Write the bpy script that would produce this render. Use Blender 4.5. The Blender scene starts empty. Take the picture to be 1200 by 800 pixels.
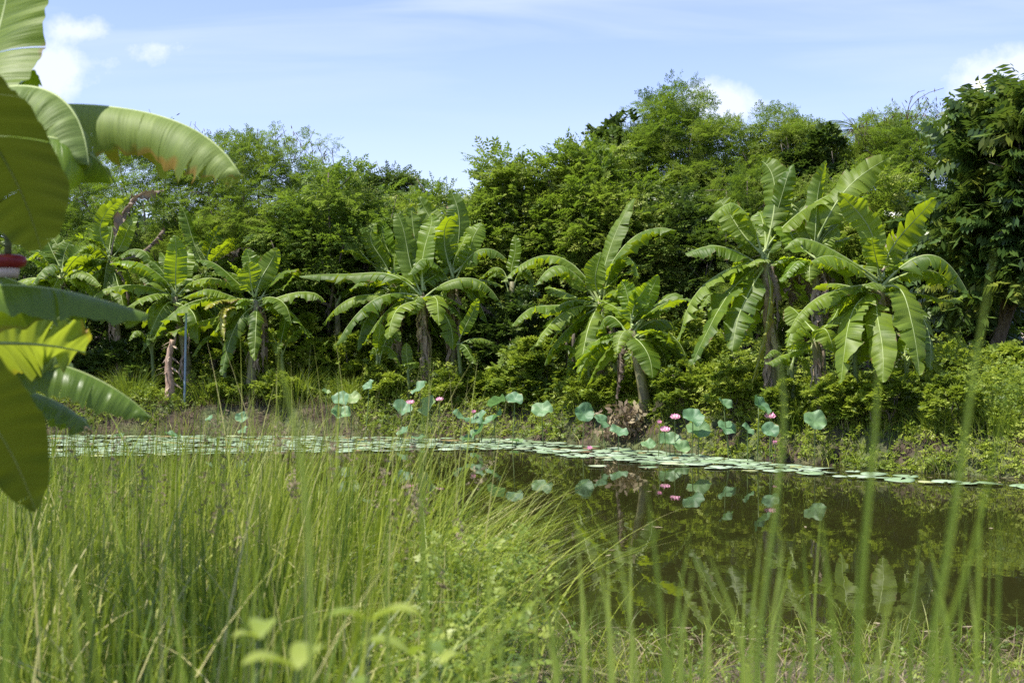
import bpy, math, random
import numpy as np
from math import radians as R, pi

# ------------------------------------------------------------------ camera, sky, sun, exposure
SC = bpy.context.scene
COL = SC.collection
FPX, CX, CY, CAMZ = 1667.0, 600.0, 400.0, 2.1      # photograph pixels (1200 wide), 50 mm lens

cam = bpy.data.cameras.new('camera')
camo = bpy.data.objects.new('camera', cam); COL.objects.link(camo)
cam.lens = 50; cam.sensor_width = 36; cam.clip_start = 0.05; cam.clip_end = 5000
camo.location = (0, 0, CAMZ); camo.rotation_euler = (R(90), 0, 0)
cam.dof.use_dof = True; cam.dof.focus_distance = 27.0; cam.dof.aperture_fstop = 4.5
SC.camera = camo

SUN_ELEV, SUN_AZ = 64.0, -112.0      # azimuth measured from +Y (view direction), negative = left
w = bpy.data.worlds.new('World'); SC.world = w; w.use_nodes = True
nt = w.node_tree; nt.nodes.clear()
def wn(t, **k):
    n = nt.nodes.new(t)
    for a, b in k.items(): setattr(n, a, b)
    return n
def wl(a, b): nt.links.new(a, b)
sky = wn('ShaderNodeTexSky', sky_type='NISHITA', sun_disc=False)
sky.sun_elevation = R(SUN_ELEV); sky.sun_rotation = R(SUN_AZ)
sky.altitude = 0; sky.air_density = 1.0; sky.dust_density = 0.25; sky.ozone_density = 2.0
bg = wn('ShaderNodeBackground'); bg.inputs['Strength'].default_value = 0.113
wo = wn('ShaderNodeOutputWorld')
# clouds of the sky itself, laid out by compass direction
tc = wn('ShaderNodeTexCoord')
sep = wn('ShaderNodeSeparateXYZ'); wl(tc.outputs['Generated'], sep.inputs[0])
def mth(op, a, b=None, clamp=False):
    n = wn('ShaderNodeMath', operation=op, use_clamp=clamp)
    for i, v in enumerate((a, b)):
        if v is None: continue
        if isinstance(v, (int, float)): n.inputs[i].default_value = v
        else: wl(v, n.inputs[i])
    return n.outputs[0]
ymax = mth('MAXIMUM', sep.outputs[1], 0.02)
sx = mth('DIVIDE', sep.outputs[0], ymax); sz = mth('DIVIDE', sep.outputs[2], ymax)
comb = wn('ShaderNodeCombineXYZ'); wl(sx, comb.inputs[0]); wl(sz, comb.inputs[1])
nz = wn('ShaderNodeTexNoise'); nz.inputs['Scale'].default_value = 26; nz.inputs['Detail'].default_value = 7; nz.inputs['Roughness'].default_value = .62
wl(comb.outputs[0], nz.inputs['Vector'])
total = None
for (px, py, rx, ry, amp) in ((62, 80, 88, 38, 1.1), (96, 38, 46, 24, .85), (192, 56, 56, 24, .75), (848, 122, 58, 34, 1.3),
                              (1190, 98, 100, 48, 1.6), (20, 118, 60, 30, .5)):
    ax = (px-CX)/FPX; az = (CY-py)/FPX
    dx = mth('DIVIDE', mth('SUBTRACT', sx, ax), rx/FPX); dz = mth('DIVIDE', mth('SUBTRACT', sz, az), ry/FPX)
    d2 = mth('ADD', mth('MULTIPLY', dx, dx), mth('MULTIPLY', dz, dz))
    e = mth('MULTIPLY', mth('SUBTRACT', 1.0, mth('SQRT', d2)), amp)
    total = e if total is None else mth('MAXIMUM', total, e)
puff = mth('MULTIPLY', mth('ADD', mth('ADD', total, mth('MULTIPLY', mth('SUBTRACT', nz.outputs['Fac'], .5), 2.4)), -.08), 1.5, True)
puff = mth('MULTIPLY', puff, mth('MULTIPLY', mth('ADD', total, .35), 2.2, True), True)
mp = wn('ShaderNodeMapping'); mp.inputs['Scale'].default_value = (3.2, 26, 1); mp.inputs['Rotation'].default_value = (0, 0, R(7))
mp.inputs['Location'].default_value = (.3, .7, 0)
wl(comb.outputs[0], mp.inputs[0])
nc = wn('ShaderNodeTexNoise'); nc.inputs['Scale'].default_value = 1.0; nc.inputs['Detail'].default_value = 6; nc.inputs['Distortion'].default_value = .6
wl(mp.outputs[0], nc.inputs['Vector'])
cir = mth('MULTIPLY', mth('SUBTRACT', nc.outputs['Fac'], .44), 2.1, True)
hi = mth('MULTIPLY', mth('SUBTRACT', sz, .13), 9.0, True)
cir = mth('MULTIPLY', mth('MULTIPLY', cir, hi), .6)
cl = mth('MAXIMUM', mth('MULTIPLY', puff, .72), cir)
hs = wn('ShaderNodeMix', data_type='RGBA', blend_type='MULTIPLY'); hs.inputs[0].default_value = 1
wl(sky.outputs[0], hs.inputs[6]); hs.inputs[7].default_value = (1.12, .99, 1.22, 1)
mxc = wn('ShaderNodeMix', data_type='RGBA'); wl(cl, mxc.inputs[0]); wl(hs.outputs[2], mxc.inputs[6])
mxc.inputs[7].default_value = (5.6, 5.9, 7.0, 1)
wl(mxc.outputs[2], bg.inputs[0]); wl(bg.outputs[0], wo.inputs[0])

sun = bpy.data.lights.new('sun', 'SUN'); suno = bpy.data.objects.new('sun', sun); COL.objects.link(suno)
sun.energy = 5.0; sun.angle = R(0.53); sun.color = (1.0, .95, .86)
suno.rotation_euler = (R(90-SUN_ELEV), 0, R(180-SUN_AZ))
SC.view_settings.view_transform = 'Standard'; SC.view_settings.look = 'None'
SC.view_settings.exposure = 0.8; SC.view_settings.gamma = 1; SC.view_settings.use_curve_mapping = False
SC.cycles.max_bounces = 8; SC.cycles.transmission_bounces = 4; SC.cycles.diffuse_bounces = 3; SC.cycles.glossy_bounces = 3
SC.cycles.use_denoising = False
SC.cycles.sample_clamp_indirect = 4.0; SC.cycles.caustics_reflective = False; SC.cycles.caustics_refractive = False

rng = np.random.default_rng(7)
random.seed(7)

def P(px, py, D):
    return np.array([(px-CX)/FPX*D, D, CAMZ-(py-CY)/FPX*D])

# ------------------------------------------------------------------ helpers
def tag(o, label=None, cat=None, group=None, kind=None):
    if label: o['label'] = label
    if cat: o['category'] = cat
    if group: o['group'] = group
    if kind: o['kind'] = kind
    return o
def empty(name, loc, label=None, cat=None, group=None):
    o = bpy.data.objects.new(name, None); o.location = [float(v) for v in loc]; o.empty_display_size = .1
    COL.objects.link(o); return tag(o, label, cat, group)
def link(name, me, mat, parent=None):
    o = bpy.data.objects.new(name, me); COL.objects.link(o)
    if mat is not None and not me.materials:
        for m in (mat if isinstance(mat, (list, tuple)) else [mat]): me.materials.append(m)
    if parent is not None:
        o.parent = parent
        pl = parent.location
        q = parent
        off = np.zeros(3)
        while q is not None: off += np.array(q.location); q = q.parent
        o.location = (-off).tolist() if me.get('world') else (0, 0, 0)
    return o
def qmesh(verts, faces, rnd=None, uv=None, smooth=False, world=True, name='mesh'):
    """verts (n,3), faces (m,4) or (m,3)"""
    verts = np.asarray(verts, np.float32).reshape(-1, 3); faces = np.asarray(faces, np.int32)
    me = bpy.data.meshes.new(name)
    nf, k = faces.shape
    me.vertices.add(len(verts)); me.vertices.foreach_set('co', verts.ravel())
    me.loops.add(nf*k); me.loops.foreach_set('vertex_index', faces.ravel())
    me.polygons.add(nf); me.polygons.foreach_set('loop_start', np.arange(0, nf*k, k, dtype=np.int32))
    try: me.polygons.foreach_set('loop_total', np.full(nf, k, np.int32))
    except Exception: pass
    if rnd is not None:
        a = me.attributes.new('rnd', 'FLOAT', 'POINT'); a.data.foreach_set('value', np.asarray(rnd, np.float32).ravel())
    if uv is not None:
        l = me.uv_layers.new(name='UVMap'); l.data.foreach_set('uv', np.asarray(uv, np.float32)[faces.ravel()].ravel())
    me.update(calc_edges=True)
    if smooth: me.polygons.foreach_set('use_smooth', np.ones(nf, bool))
    if world: me['world'] = 1
    return me
class MB:
    """collects pieces into one mesh"""
    def __init__(s): s.v, s.f, s.r, s.n = [], [], [], 0
    def add(s, v, f, r=.5):
        v = np.asarray(v, float).reshape(-1, 3); f = np.asarray(f, int)
        if f.shape[1] == 3: f = np.concatenate([f, f[:, 2:3]], 1)
        s.v.append(v); s.f.append(f+s.n); s.n += len(v)
        s.r.append(np.full(len(v), r) if np.isscalar(r) else np.asarray(r))
    def mesh(s, smooth=False, world=True):
        return qmesh(np.concatenate(s.v), np.concatenate(s.f), np.concatenate(s.r), smooth=smooth, world=world)
def tube_data(pts, rad, k=8, squash=1.0):
    pts = np.asarray(pts, float); n = len(pts); rad = np.broadcast_to(np.asarray(rad, float), (n,))
    T = np.gradient(pts, axis=0); T /= np.linalg.norm(T, axis=1, keepdims=True)+1e-9
    ref = np.array([0, 1., 0]) if abs(T[:, 1]).mean() < .8 else np.array([1., 0, 0])
    A = np.cross(T, ref); A /= np.linalg.norm(A, axis=1, keepdims=True)+1e-9
    B = np.cross(T, A)
    th = np.linspace(0, 2*pi, k, endpoint=False)
    v = pts[:, None]+rad[:, None, None]*(np.cos(th)[None, :, None]*A[:, None]+squash*np.sin(th)[None, :, None]*B[:, None])
    i = np.arange(n-1)[:, None]*k; j = np.arange(k)[None]; j2 = (j+1) % k
    f = np.stack([i+j, i+j2, i+k+j2, i+k+j], -1).reshape(-1, 4)
    v = v.reshape(-1, 3)
    v = np.concatenate([v, pts[:1], pts[-1:]]); a, b = n*k, n*k+1
    jj = np.arange(k); c1 = np.stack([np.full(k, a), (jj+1) % k, jj, jj], 1)
    # caps written as degenerate-free triangles split into quads of pairs
    c1 = np.stack([np.full(k//2, a), (jj[1::2]+1) % k, jj[1::2], jj[0::2]], 1)
    c2 = np.stack([np.full(k//2, b), (n-1)*k+jj[0::2], (n-1)*k+jj[1::2], (n-1)*k+(jj[1::2]+1) % k], 1)
    return v, np.concatenate([f, c1, c2])
def bez(p0, p1, p2, t):
    """quadratic through p1 at t=.5"""
    c = 2*p1-.5*(p0+p2); t = t[:, None]
    return (1-t)**2*p0+2*t*(1-t)*c+t*t*p2
def norm(a): return a/(np.linalg.norm(a, axis=-1, keepdims=True)+1e-9)

# ------------------------------------------------------------------ materials
def mat(name):
    m = bpy.data.materials.new(name); m.use_nodes = True; t = m.node_tree; t.nodes.clear()
    return m, t
def nd(t, typ, **k):
    n = t.nodes.new(typ)
    for a, b in k.items(): setattr(n, a, b)
    return n
def ramp(t, fac, stops):
    n = nd(t, 'ShaderNodeValToRGB'); e = n.color_ramp.elements
    while len(e) < len(stops): e.new(.5)
    for i, (p, c) in enumerate(stops): e[i].position = p; e[i].color = (*c, 1)
    t.links.new(fac, n.inputs[0]); return n.outputs[0]
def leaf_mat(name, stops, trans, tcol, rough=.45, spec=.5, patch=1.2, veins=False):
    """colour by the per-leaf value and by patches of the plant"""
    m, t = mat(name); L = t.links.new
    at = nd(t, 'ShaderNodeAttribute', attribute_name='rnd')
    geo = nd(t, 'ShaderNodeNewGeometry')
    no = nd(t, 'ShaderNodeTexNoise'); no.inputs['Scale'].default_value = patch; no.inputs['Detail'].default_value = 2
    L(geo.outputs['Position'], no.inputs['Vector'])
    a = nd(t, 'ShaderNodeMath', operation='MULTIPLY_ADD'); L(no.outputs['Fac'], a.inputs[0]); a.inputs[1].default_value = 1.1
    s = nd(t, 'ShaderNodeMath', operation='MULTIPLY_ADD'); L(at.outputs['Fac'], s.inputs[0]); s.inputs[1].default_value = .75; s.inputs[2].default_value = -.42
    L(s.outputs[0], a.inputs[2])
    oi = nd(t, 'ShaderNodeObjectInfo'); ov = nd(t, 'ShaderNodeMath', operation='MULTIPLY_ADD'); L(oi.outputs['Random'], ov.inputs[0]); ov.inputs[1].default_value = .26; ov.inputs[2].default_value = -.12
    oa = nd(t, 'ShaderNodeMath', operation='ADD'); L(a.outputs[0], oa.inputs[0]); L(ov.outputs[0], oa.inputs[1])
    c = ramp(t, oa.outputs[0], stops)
    bs = nd(t, 'ShaderNodeBsdfPrincipled'); bs.inputs['Roughness'].default_value = rough; bs.inputs['Specular IOR Level'].default_value = spec
    tr = nd(t, 'ShaderNodeBsdfTranslucent')
    mc = nd(t, 'ShaderNodeMix', data_type='RGBA', blend_type='MIX'); mc.inputs[0].default_value = .6
    L(c, mc.inputs[6]); mc.inputs[7].default_value = (*tcol, 1)
    L(c, bs.inputs['Base Color']); L(mc.outputs[2], tr.inputs['Color'])
    mx = nd(t, 'ShaderNodeMixShader'); mx.inputs[0].default_value = trans
    out = nd(t, 'ShaderNodeOutputMaterial')
    L(bs.outputs[0], mx.inputs[1]); L(tr.outputs[0], mx.inputs[2]); L(mx.outputs[0], out.inputs[0])
    return m
def banana_mat(name, c1, c2, tcol, trans=.38, edge=(.16, .10, .03), rough=.38, brown=.2):
    m, t = mat(name); L = t.links.new
    uv = nd(t, 'ShaderNodeUVMap'); sp = nd(t, 'ShaderNodeSeparateXYZ'); L(uv.outputs[0], sp.inputs[0])
    at = nd(t, 'ShaderNodeAttribute', attribute_name='rnd')
    geo = nd(t, 'ShaderNodeNewGeometry')
    # fine veins running from the midrib to the edge
    cmb = nd(t, 'ShaderNodeCombineXYZ'); mu = nd(t, 'ShaderNodeMath', operation='MULTIPLY'); L(sp.outputs[0], mu.inputs[0]); mu.inputs[1].default_value = 70
    L(mu.outputs[0], cmb.inputs[0]); L(sp.outputs[1], cmb.inputs[1])
    nv = nd(t, 'ShaderNodeTexNoise'); nv.inputs['Scale'].default_value = 1.0; nv.inputs['Detail'].default_value = 3; L(cmb.outputs[0], nv.inputs['Vector'])
    no = nd(t, 'ShaderNodeTexNoise'); no.inputs['Scale'].default_value = 2.2; no.inputs['Detail'].default_value = 3; L(geo.outputs['Position'], no.inputs['Vector'])
    a = nd(t, 'ShaderNodeMath', operation='ADD'); L(nv.outputs['Fac'], a.inputs[0]); L(no.outputs['Fac'], a.inputs[1])
    b = nd(t, 'ShaderNodeMath', operation='MULTIPLY_ADD'); L(at.outputs['Fac'], b.inputs[0]); b.inputs[1].default_value = .5; b.inputs[2].default_value = -.75
    s = nd(t, 'ShaderNodeMath', operation='ADD', use_clamp=True); L(a.outputs[0], s.inputs[0]); L(b.outputs[0], s.inputs[1])
    c = ramp(t, s.outputs[0], [(.1, c1), (.85, c2)])
    # dry brown margin, uneven
    n2 = nd(t, 'ShaderNodeTexNoise'); n2.inputs['Scale'].default_value = 5; L(geo.outputs['Position'], n2.inputs['Vector'])
    ab = nd(t, 'ShaderNodeMath', operation='ABSOLUTE'); L(sp.outputs[1], ab.inputs[0])
    e1 = nd(t, 'ShaderNodeMath', operation='ADD'); L(ab.outputs[0], e1.inputs[0]); L(n2.outputs['Fac'], e1.inputs[1])
    e2 = nd(t, 'ShaderNodeMapRange'); L(e1.outputs[0], e2.inputs[0]); e2.inputs[1].default_value = 1.62-brown*.5; e2.inputs[2].default_value = 1.72-brown*.5
    mc = nd(t, 'ShaderNodeMix', data_type='RGBA'); L(e2.outputs[0], mc.inputs[0]); L(c, mc.inputs[6]); mc.inputs[7].default_value = (*edge, 1)
    bs = nd(t, 'ShaderNodeBsdfPrincipled'); bs.inputs['Roughness'].default_value = rough; bs.inputs['Specular IOR Level'].default_value = .5
    bu = nd(t, 'ShaderNodeBump'); bu.inputs['Strength'].default_value = .35; bu.inputs['Distance'].default_value = .012; L(nv.outputs['Fac'], bu.inputs['Height'])
    L(bu.outputs[0], bs.inputs['Normal'])
    tr = nd(t, 'ShaderNodeBsdfTranslucent')
    mt = nd(t, 'ShaderNodeMix', data_type='RGBA'); mt.inputs[0].default_value = .7; L(mc.outputs[2], mt.inputs[6]); mt.inputs[7].default_value = (*tcol, 1)
    L(mc.outputs[2], bs.inputs['Base Color']); L(mt.outputs[2], tr.inputs['Color'])
    mx = nd(t, 'ShaderNodeMixShader'); mx.inputs[0].default_value = trans
    out = nd(t, 'ShaderNodeOutputMaterial')
    L(bs.outputs[0], mx.inputs[1]); L(tr.outputs[0], mx.inputs[2]); L(mx.outputs[0], out.inputs[0])
    return m
def plain_mat(name, c1, c2, rough=.7, scale=8, bump=.3, stretch=(1, 1, 1), spec=.3):
    m, t = mat(name); L = t.links.new
    geo = nd(t, 'ShaderNodeNewGeometry'); mp_ = nd(t, 'ShaderNodeMapping'); mp_.inputs['Scale'].default_value = stretch
    L(geo.outputs['Position'], mp_.inputs[0])
    no = nd(t, 'ShaderNodeTexNoise'); no.inputs['Scale'].default_value = scale; no.inputs['Detail'].default_value = 6; L(mp_.outputs[0], no.inputs['Vector'])
    c = ramp(t, no.outputs['Fac'], [(.32, c1), (.68, c2)])
    bs = nd(t, 'ShaderNodeBsdfPrincipled'); bs.inputs['Roughness'].default_value = rough; bs.inputs['Specular IOR Level'].default_value = spec
    bu = nd(t, 'ShaderNodeBump'); bu.inputs['Strength'].default_value = bump; bu.inputs['Distance'].default_value = .03
    L(no.outputs['Fac'], bu.inputs['Height']); L(bu.outputs[0], bs.inputs['Normal']); L(c, bs.inputs['Base Color'])
    out = nd(t, 'ShaderNodeOutputMaterial'); L(bs.outputs[0], out.inputs[0]); return m

M = {}
M['feather'] = leaf_mat('feathery_leaves', [(.2, (.06, .115, .015)), (.5, (.145, .21, .034)), (.8, (.27, .325, .06))], .4, (.30, .46, .03), .55, .25)
M['medium'] = leaf_mat('yellow_green_leaves', [(.2, (.065, .115, .014)), (.5, (.165, .22, .034)), (.8, (.31, .35, .06))], .38, (.32, .50, .03), .5, .3)
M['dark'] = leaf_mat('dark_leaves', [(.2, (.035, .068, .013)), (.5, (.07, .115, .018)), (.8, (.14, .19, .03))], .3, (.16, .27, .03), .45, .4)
M['broad'] = leaf_mat('glossy_leaves', [(.2, (.04, .082, .016)), (.55, (.085, .14, .028)), (.85, (.22, .25, .03))], .25, (.2, .32, .03), .33, .55)
M['shrub'] = leaf_mat('shrub_leaves', [(.2, (.07, .12, .016)), (.5, (.20, .28, .028)), (.8, (.36, .42, .06))], .42, (.36, .46, .03), .5, .35)
M['weed'] = leaf_mat('weed_leaves', [(.2, (.08, .14, .02)), (.5, (.17, .25, .03)), (.8, (.3, .36, .06))], .4, (.38, .5, .04), .45, .4)
M['grass'] = leaf_mat('grass_blades', [(.15, (.045, .09, .012)), (.5, (.16, .235, .022)), (.78, (.37, .43, .06)), (.97, (.52, .48, .2))], .42, (.36, .46, .03), .45, .4, patch=.9)
M['reed'] = leaf_mat('reed_blades', [(.2, (.16, .24, .03)), (.5, (.27, .36, .045)), (.9, (.4, .48, .1))], .5, (.5, .68, .06), .4, .5, patch=.5)
M['straw'] = leaf_mat('straw', [(.2, (.10, .07, .045)), (.5, (.2, .15, .1)), (.8, (.36, .3, .18))], .2, (.3, .22, .1), .7, .2)
M['pod'] = leaf_mat('dry_pods', [(.2, (.06, .04, .03)), (.8, (.16, .12, .09))], .15, (.2, .12, .06), .7, .2)
M['ban'] = banana_mat('banana_leaf', (.055, .115, .008), (.195, .275, .022), (.48, .62, .01), .45, rough=.5)
M['banbright'] = banana_mat('young_banana_leaf', (.11, .2, .015), (.24, .33, .03), (.5, .66, .01), .5, brown=.0)
M['banyel'] = banana_mat('yellowing_banana_leaf', (.22, .25, .03), (.5, .45, .06), (.6, .5, .04), .4, brown=.5)
M['banpale'] = banana_mat('pale_banana_leaf', (.12, .19, .035), (.25, .33, .075), (.5, .6, .02), .4, (.30, .18, .04), brown=.4, rough=.6)
M['banshade'] = banana_mat('shaded_banana_leaf', (.045, .09, .012), (.075, .13, .018), (.10, .12, .004), .2, brown=.05)  # darker copy of the near leaf, shade of the overhung leaves put into its colours
M['bandead'] = banana_mat('dead_banana_leaf', (.12, .085, .06), (.3, .24, .18), (.3, .2, .1), .15, (.1, .07, .05), .8, brown=.6)
M['bannear'] = banana_mat('near_banana_leaf', (.06, .125, .012), (.13, .21, .025), (.30, .42, .005), .42, brown=.1)
M['rib'] = plain_mat('banana_midrib', (.24, .32, .10), (.36, .42, .17), .45, 6, .1)
M['ribdead'] = plain_mat('dry_midrib', (.2, .15, .1), (.32, .26, .18), .8, 6, .1)
M['stem'] = plain_mat('banana_stem', (.11, .10, .05), (.24, .23, .12), .6, 3, .5, (3, 3, .8))
M['greenstem'] = plain_mat('green_banana_stem', (.07, .11, .03), (.16, .2, .07), .5, 3, .4, (3, 3, .8))
M['sheath'] = plain_mat('dry_sheath', (.14, .09, .06), (.4, .32, .24), .85, 5, .6, (4, 4, 1))
M['bark'] = plain_mat('bark', (.07, .055, .04), (.2, .17, .13), .85, 7, .8, (2, 2, .5))
M['soil'] = plain_mat('soil', (.07, .05, .035), (.2, .145, .105), .95, 4, .9)
M['stalk'] = plain_mat('lotus_stalk', (.09, .14, .04), (.16, .2, .07), .6, 10, .2)

# ------------------------------------------------------------------ terrain and water
FARX = [-400, -30, -16, -10.7, -5, 0, 3.2, 5.5, 6.7, 7.9, 14, 30, 400]
FARY = [36, 34.5, 33.3, 33, 32.2, 31, 27.2, 23.9, 22.6, 21.8, 20.2, 19, 19]
NEARX = [-400, -30, -6, -3, -1.4, -.2, .7, 2, 4, 8, 30, 400]
NEARY = [13, 12.5, 12.2, 12, 11.2, 9.8, 9.2, 9.3, 9.1, 8.6, 8, 8]
def far_s(x): return np.interp(x, FARX, FARY)
def near_s(x): return np.interp(x, NEARX, NEARY)
def vnoise(x, y, s=1.0, seed=0):
    x = np.asarray(x)*s; y = np.asarray(y)*s
    return (np.sin(x*1.3+seed)+np.sin(y*1.7+seed*2)+np.sin((x+y)*.9+seed*3)+np.sin((x*.6-y*1.1)*1.9+seed)+np.sin(x*3.1+y*2.3+seed))/5
def sm(a, b, x):
    t = np.clip((x-a)/(b-a), 0, 1); return t*t*(3-2*t)
def H(x, y):
    x = np.asarray(x, float); y = np.asarray(y, float)
    dF = y-far_s(x)+.18*vnoise(x, y, 2.2, 1); dN = near_s(x)-y+.15*vnoise(x, y, 2, 4)
    far = -.5+.5*sm(-1.2, 0, dF)+.62*sm(0, .75, dF)+.33*sm(.6, 3.2, dF)+.06*vnoise(x, y, 1.3, 2)*sm(0, 1, dF)
    slope = np.interp(x, [-2, 1], [1.2, 4.0])
    near = -.5+.5*sm(-1.5, 0, dN)+.38*sm(0, 1, dN/slope)+.04*vnoise(x, y, 1.6, 5)*sm(0, 1, dN)
    mid = (far_s(x)+near_s(x))/2
    return np.where(y > mid, far, near)
def bD(px, off):
    D = 28.0
    for _ in range(40): D = .5*D+.5*(float(far_s((px-CX)/FPX*D))+off)
    return D
gx = np.concatenate([-np.geomspace(900, 17, 26), np.arange(-16, 16.01, .22), np.geomspace(17, 900, 26)])
gy = np.concatenate([-np.geomspace(900, 2, 22), np.arange(-1, 12.5, .22), np.arange(12.5, 19, .6), np.arange(19, 37, .18), np.geomspace(37.5, 1500, 34)])
X, Y = np.meshgrid(gx, gy); Z = H(X, Y)
n1, n2 = X.shape
i = np.arange(n1-1)[:, None]*n2+np.arange(n2-1)[None]
F = np.stack([i, i+1, i+n2+1, i+n2], -1).reshape(-1, 4)
m, t = mat('ground_earth'); L = t.links.new
geo = nd(t, 'ShaderNodeNewGeometry'); sp = nd(t, 'ShaderNodeSeparateXYZ'); L(geo.outputs['Position'], sp.inputs[0])
na = nd(t, 'ShaderNodeTexNoise'); na.inputs['Scale'].default_value = 5; na.inputs['Detail'].default_value = 8; L(geo.outputs['Position'], na.inputs['Vector'])
nb = nd(t, 'ShaderNodeTexNoise'); nb.inputs['Scale'].default_value = 1.1; nb.inputs['Detail'].default_value = 4; L(geo.outputs['Position'], nb.inputs['Vector'])
earth = ramp(t, na.outputs['Fac'], [(.3, (.016, .010, .006)), (.5, (.045, .03, .018)), (.72, (.10, .072, .045))])
moss = ramp(t, na.outputs['Fac'], [(.3, (.035, .05, .014)), (.7, (.10, .12, .035))])
mr = nd(t, 'ShaderNodeMapRange'); L(nb.outputs['Fac'], mr.inputs[0]); mr.inputs[1].default_value = .42; mr.inputs[2].default_value = .58
mx = nd(t, 'ShaderNodeMix', data_type='RGBA'); L(mr.outputs[0], mx.inputs[0]); L(earth, mx.inputs[6]); L(moss, mx.inputs[7])
bs = nd(t, 'ShaderNodeBsdfPrincipled'); bs.inputs['Roughness'].default_value = .95; L(mx.outputs[2], bs.inputs['Base Color'])
bu = nd(t, 'ShaderNodeBump'); bu.inputs['Strength'].default_value = .9; bu.inputs['Distance'].default_value = .08; L(na.outputs['Fac'], bu.inputs['Height']); L(bu.outputs[0], bs.inputs['Normal'])
o_ = nd(t, 'ShaderNodeOutputMaterial'); L(bs.outputs[0], o_.inputs[0])
g = link('ground', qmesh(np.stack([X, Y, Z], -1), F, smooth=True), m); g['kind'] = 'structure'

m, t = mat('pond_water'); L = t.links.new
geo = nd(t, 'ShaderNodeNewGeometry'); mp_ = nd(t, 'ShaderNodeMapping'); mp_.inputs['Scale'].default_value = (1, .55, 1); L(geo.outputs['Position'], mp_.inputs[0])
na = nd(t, 'ShaderNodeTexNoise'); na.inputs['Scale'].default_value = 2.2; na.inputs['Detail'].default_value = 3; L(mp_.outputs[0], na.inputs['Vector'])
nb = nd(t, 'ShaderNodeTexNoise'); nb.inputs['Scale'].default_value = .5; L(geo.outputs['Position'], nb.inputs['Vector'])
bu = nd(t, 'ShaderNodeBump'); bu.inputs['Strength'].default_value = .055; bu.inputs['Distance'].default_value = .03; L(na.outputs['Fac'], bu.inputs['Height'])
bs = nd(t, 'ShaderNodeBsdfPrincipled'); bs.inputs['Roughness'].default_value = .015; bs.inputs['IOR'].default_value = 1.33
c = ramp(t, nb.outputs['Fac'], [(.3, (.018, .019, .005)), (.7, (.026, .026, .007))]); L(c, bs.inputs['Base Color'])
L(bu.outputs[0], bs.inputs['Normal']); o_ = nd(t, 'ShaderNodeOutputMaterial'); L(bs.outputs[0], o_.inputs[0])
wx = np.linspace(-60, 60, 61)
Wv = []; 
for x in wx: Wv += [[x, near_s(x)-2.5, 0], [x, far_s(x)+1.0, 0]]
Wf = [[2*k, 2*k+2, 2*k+3, 2*k+1] for k in range(60)]
wt = link('pond_water', qmesh(Wv, Wf), m); wt['kind'] = 'structure'

# ------------------------------------------------------------------ leaf sprigs and crowns
def leaflet(a, d, length, width, nrm):
    """rhombus from a along d; nrm leaf normal"""
    d = norm(np.array(d, float)); s = norm(np.cross(nrm, d))
    return [a, a+d*length*.5+s*width*.5, a+d*length, a+d*length*.5-s*width*.5]
def sprig_pinnate(n, spread, ll, lw, droop=.25, fold=.25, seed=0):
    r = random.Random(seed); q = []
    for k in range(n):
        u = (k+.6)/n; a = np.array([u, 0, -droop*u*u])
        for s in (1, -1):
            d = np.array([.45+.3*r.random(), s*1.0, -fold+.2*(r.random()-.5)])
            q.append(leaflet(a, d+np.array([0, 0, r.uniform(-.35, .2)]), ll*spread*(1-.45*abs(u-.45))*(.7+.5*r.random()), lw, np.array([r.uniform(-.4, .5), s*fold+r.uniform(-.4, .4), 1.])))
    q.append(leaflet(np.array([.95, 0, -droop*.9]), np.array([1., 0, -.4]), ll, lw, np.array([0, 0, 1.])))
    return np.array(q)
def sprig_bipinnate(seed=0):
    """feathery: rachis with uneven side branches, each a row of small leaflets"""
    r = random.Random(seed); q = []
    nb = r.choice((5, 6, 7))
    for k in range(nb):
        u = (k+.4+.6*r.random())/nb; a = np.array([u*.85, .04*r.uniform(-1, 1), -.3*u*u])
        for s in (1, -1):
            if r.random() < .12: continue
            d = norm(np.array([.5+.6*r.random(), s*1., r.uniform(-.55, .15)])); Lg = .44*(1-.5*abs(u-.4))*r.uniform(.6, 1.15)
            m_ = 4
            for j in range(m_):
                if r.random() < .1: continue
                b = a+d*Lg*(j+.3)/m_+np.array([0, 0, -.05*(j/m_)**2])
                sd = norm(np.array([-d[1], d[0], r.uniform(-.4, .4)]))
                for g_ in (1, -1):
                    q.append(leaflet(b, d*.7+g_*sd*.8+np.array([0, 0, r.uniform(-.5, .3)]), .13*r.uniform(.7, 1.2), .05, np.array([r.uniform(-.5, .5), r.uniform(-.5, .5), 1.])))
    return np.array(q)
def sprig_rosette(n, lw, seed=0):
    r = random.Random(seed); q = []
    for k in range(n):
        th = k*2.4+r.random(); a = np.array([.15*r.random(), 0, 0]); d = np.array([math.cos(th)+.5, math.sin(th), -.35*r.random()+.1])
        q.append(leaflet(a, d, .6+.4*r.random(), lw, np.array([r.uniform(-.3, .3), r.uniform(-.3, .3), 1.])))
    return np.array(q)
def sprig_droop(seed=0):
    """large leaflets hanging from a horizontal rachis"""
    r = random.Random(seed); q = []
    for k in range(6):
        u = (k+.5)/6; a = np.array([u, 0, -.15*u*u])
        for s in (1, -1):
            d = np.array([.55, s*.8, -.55-.5*r.random()])
            q.append(leaflet(a, d, .46*(.8+.4*r.random()), .17, np.array([.25, s*.55, 1.])))
    return np.array(q)
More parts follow.
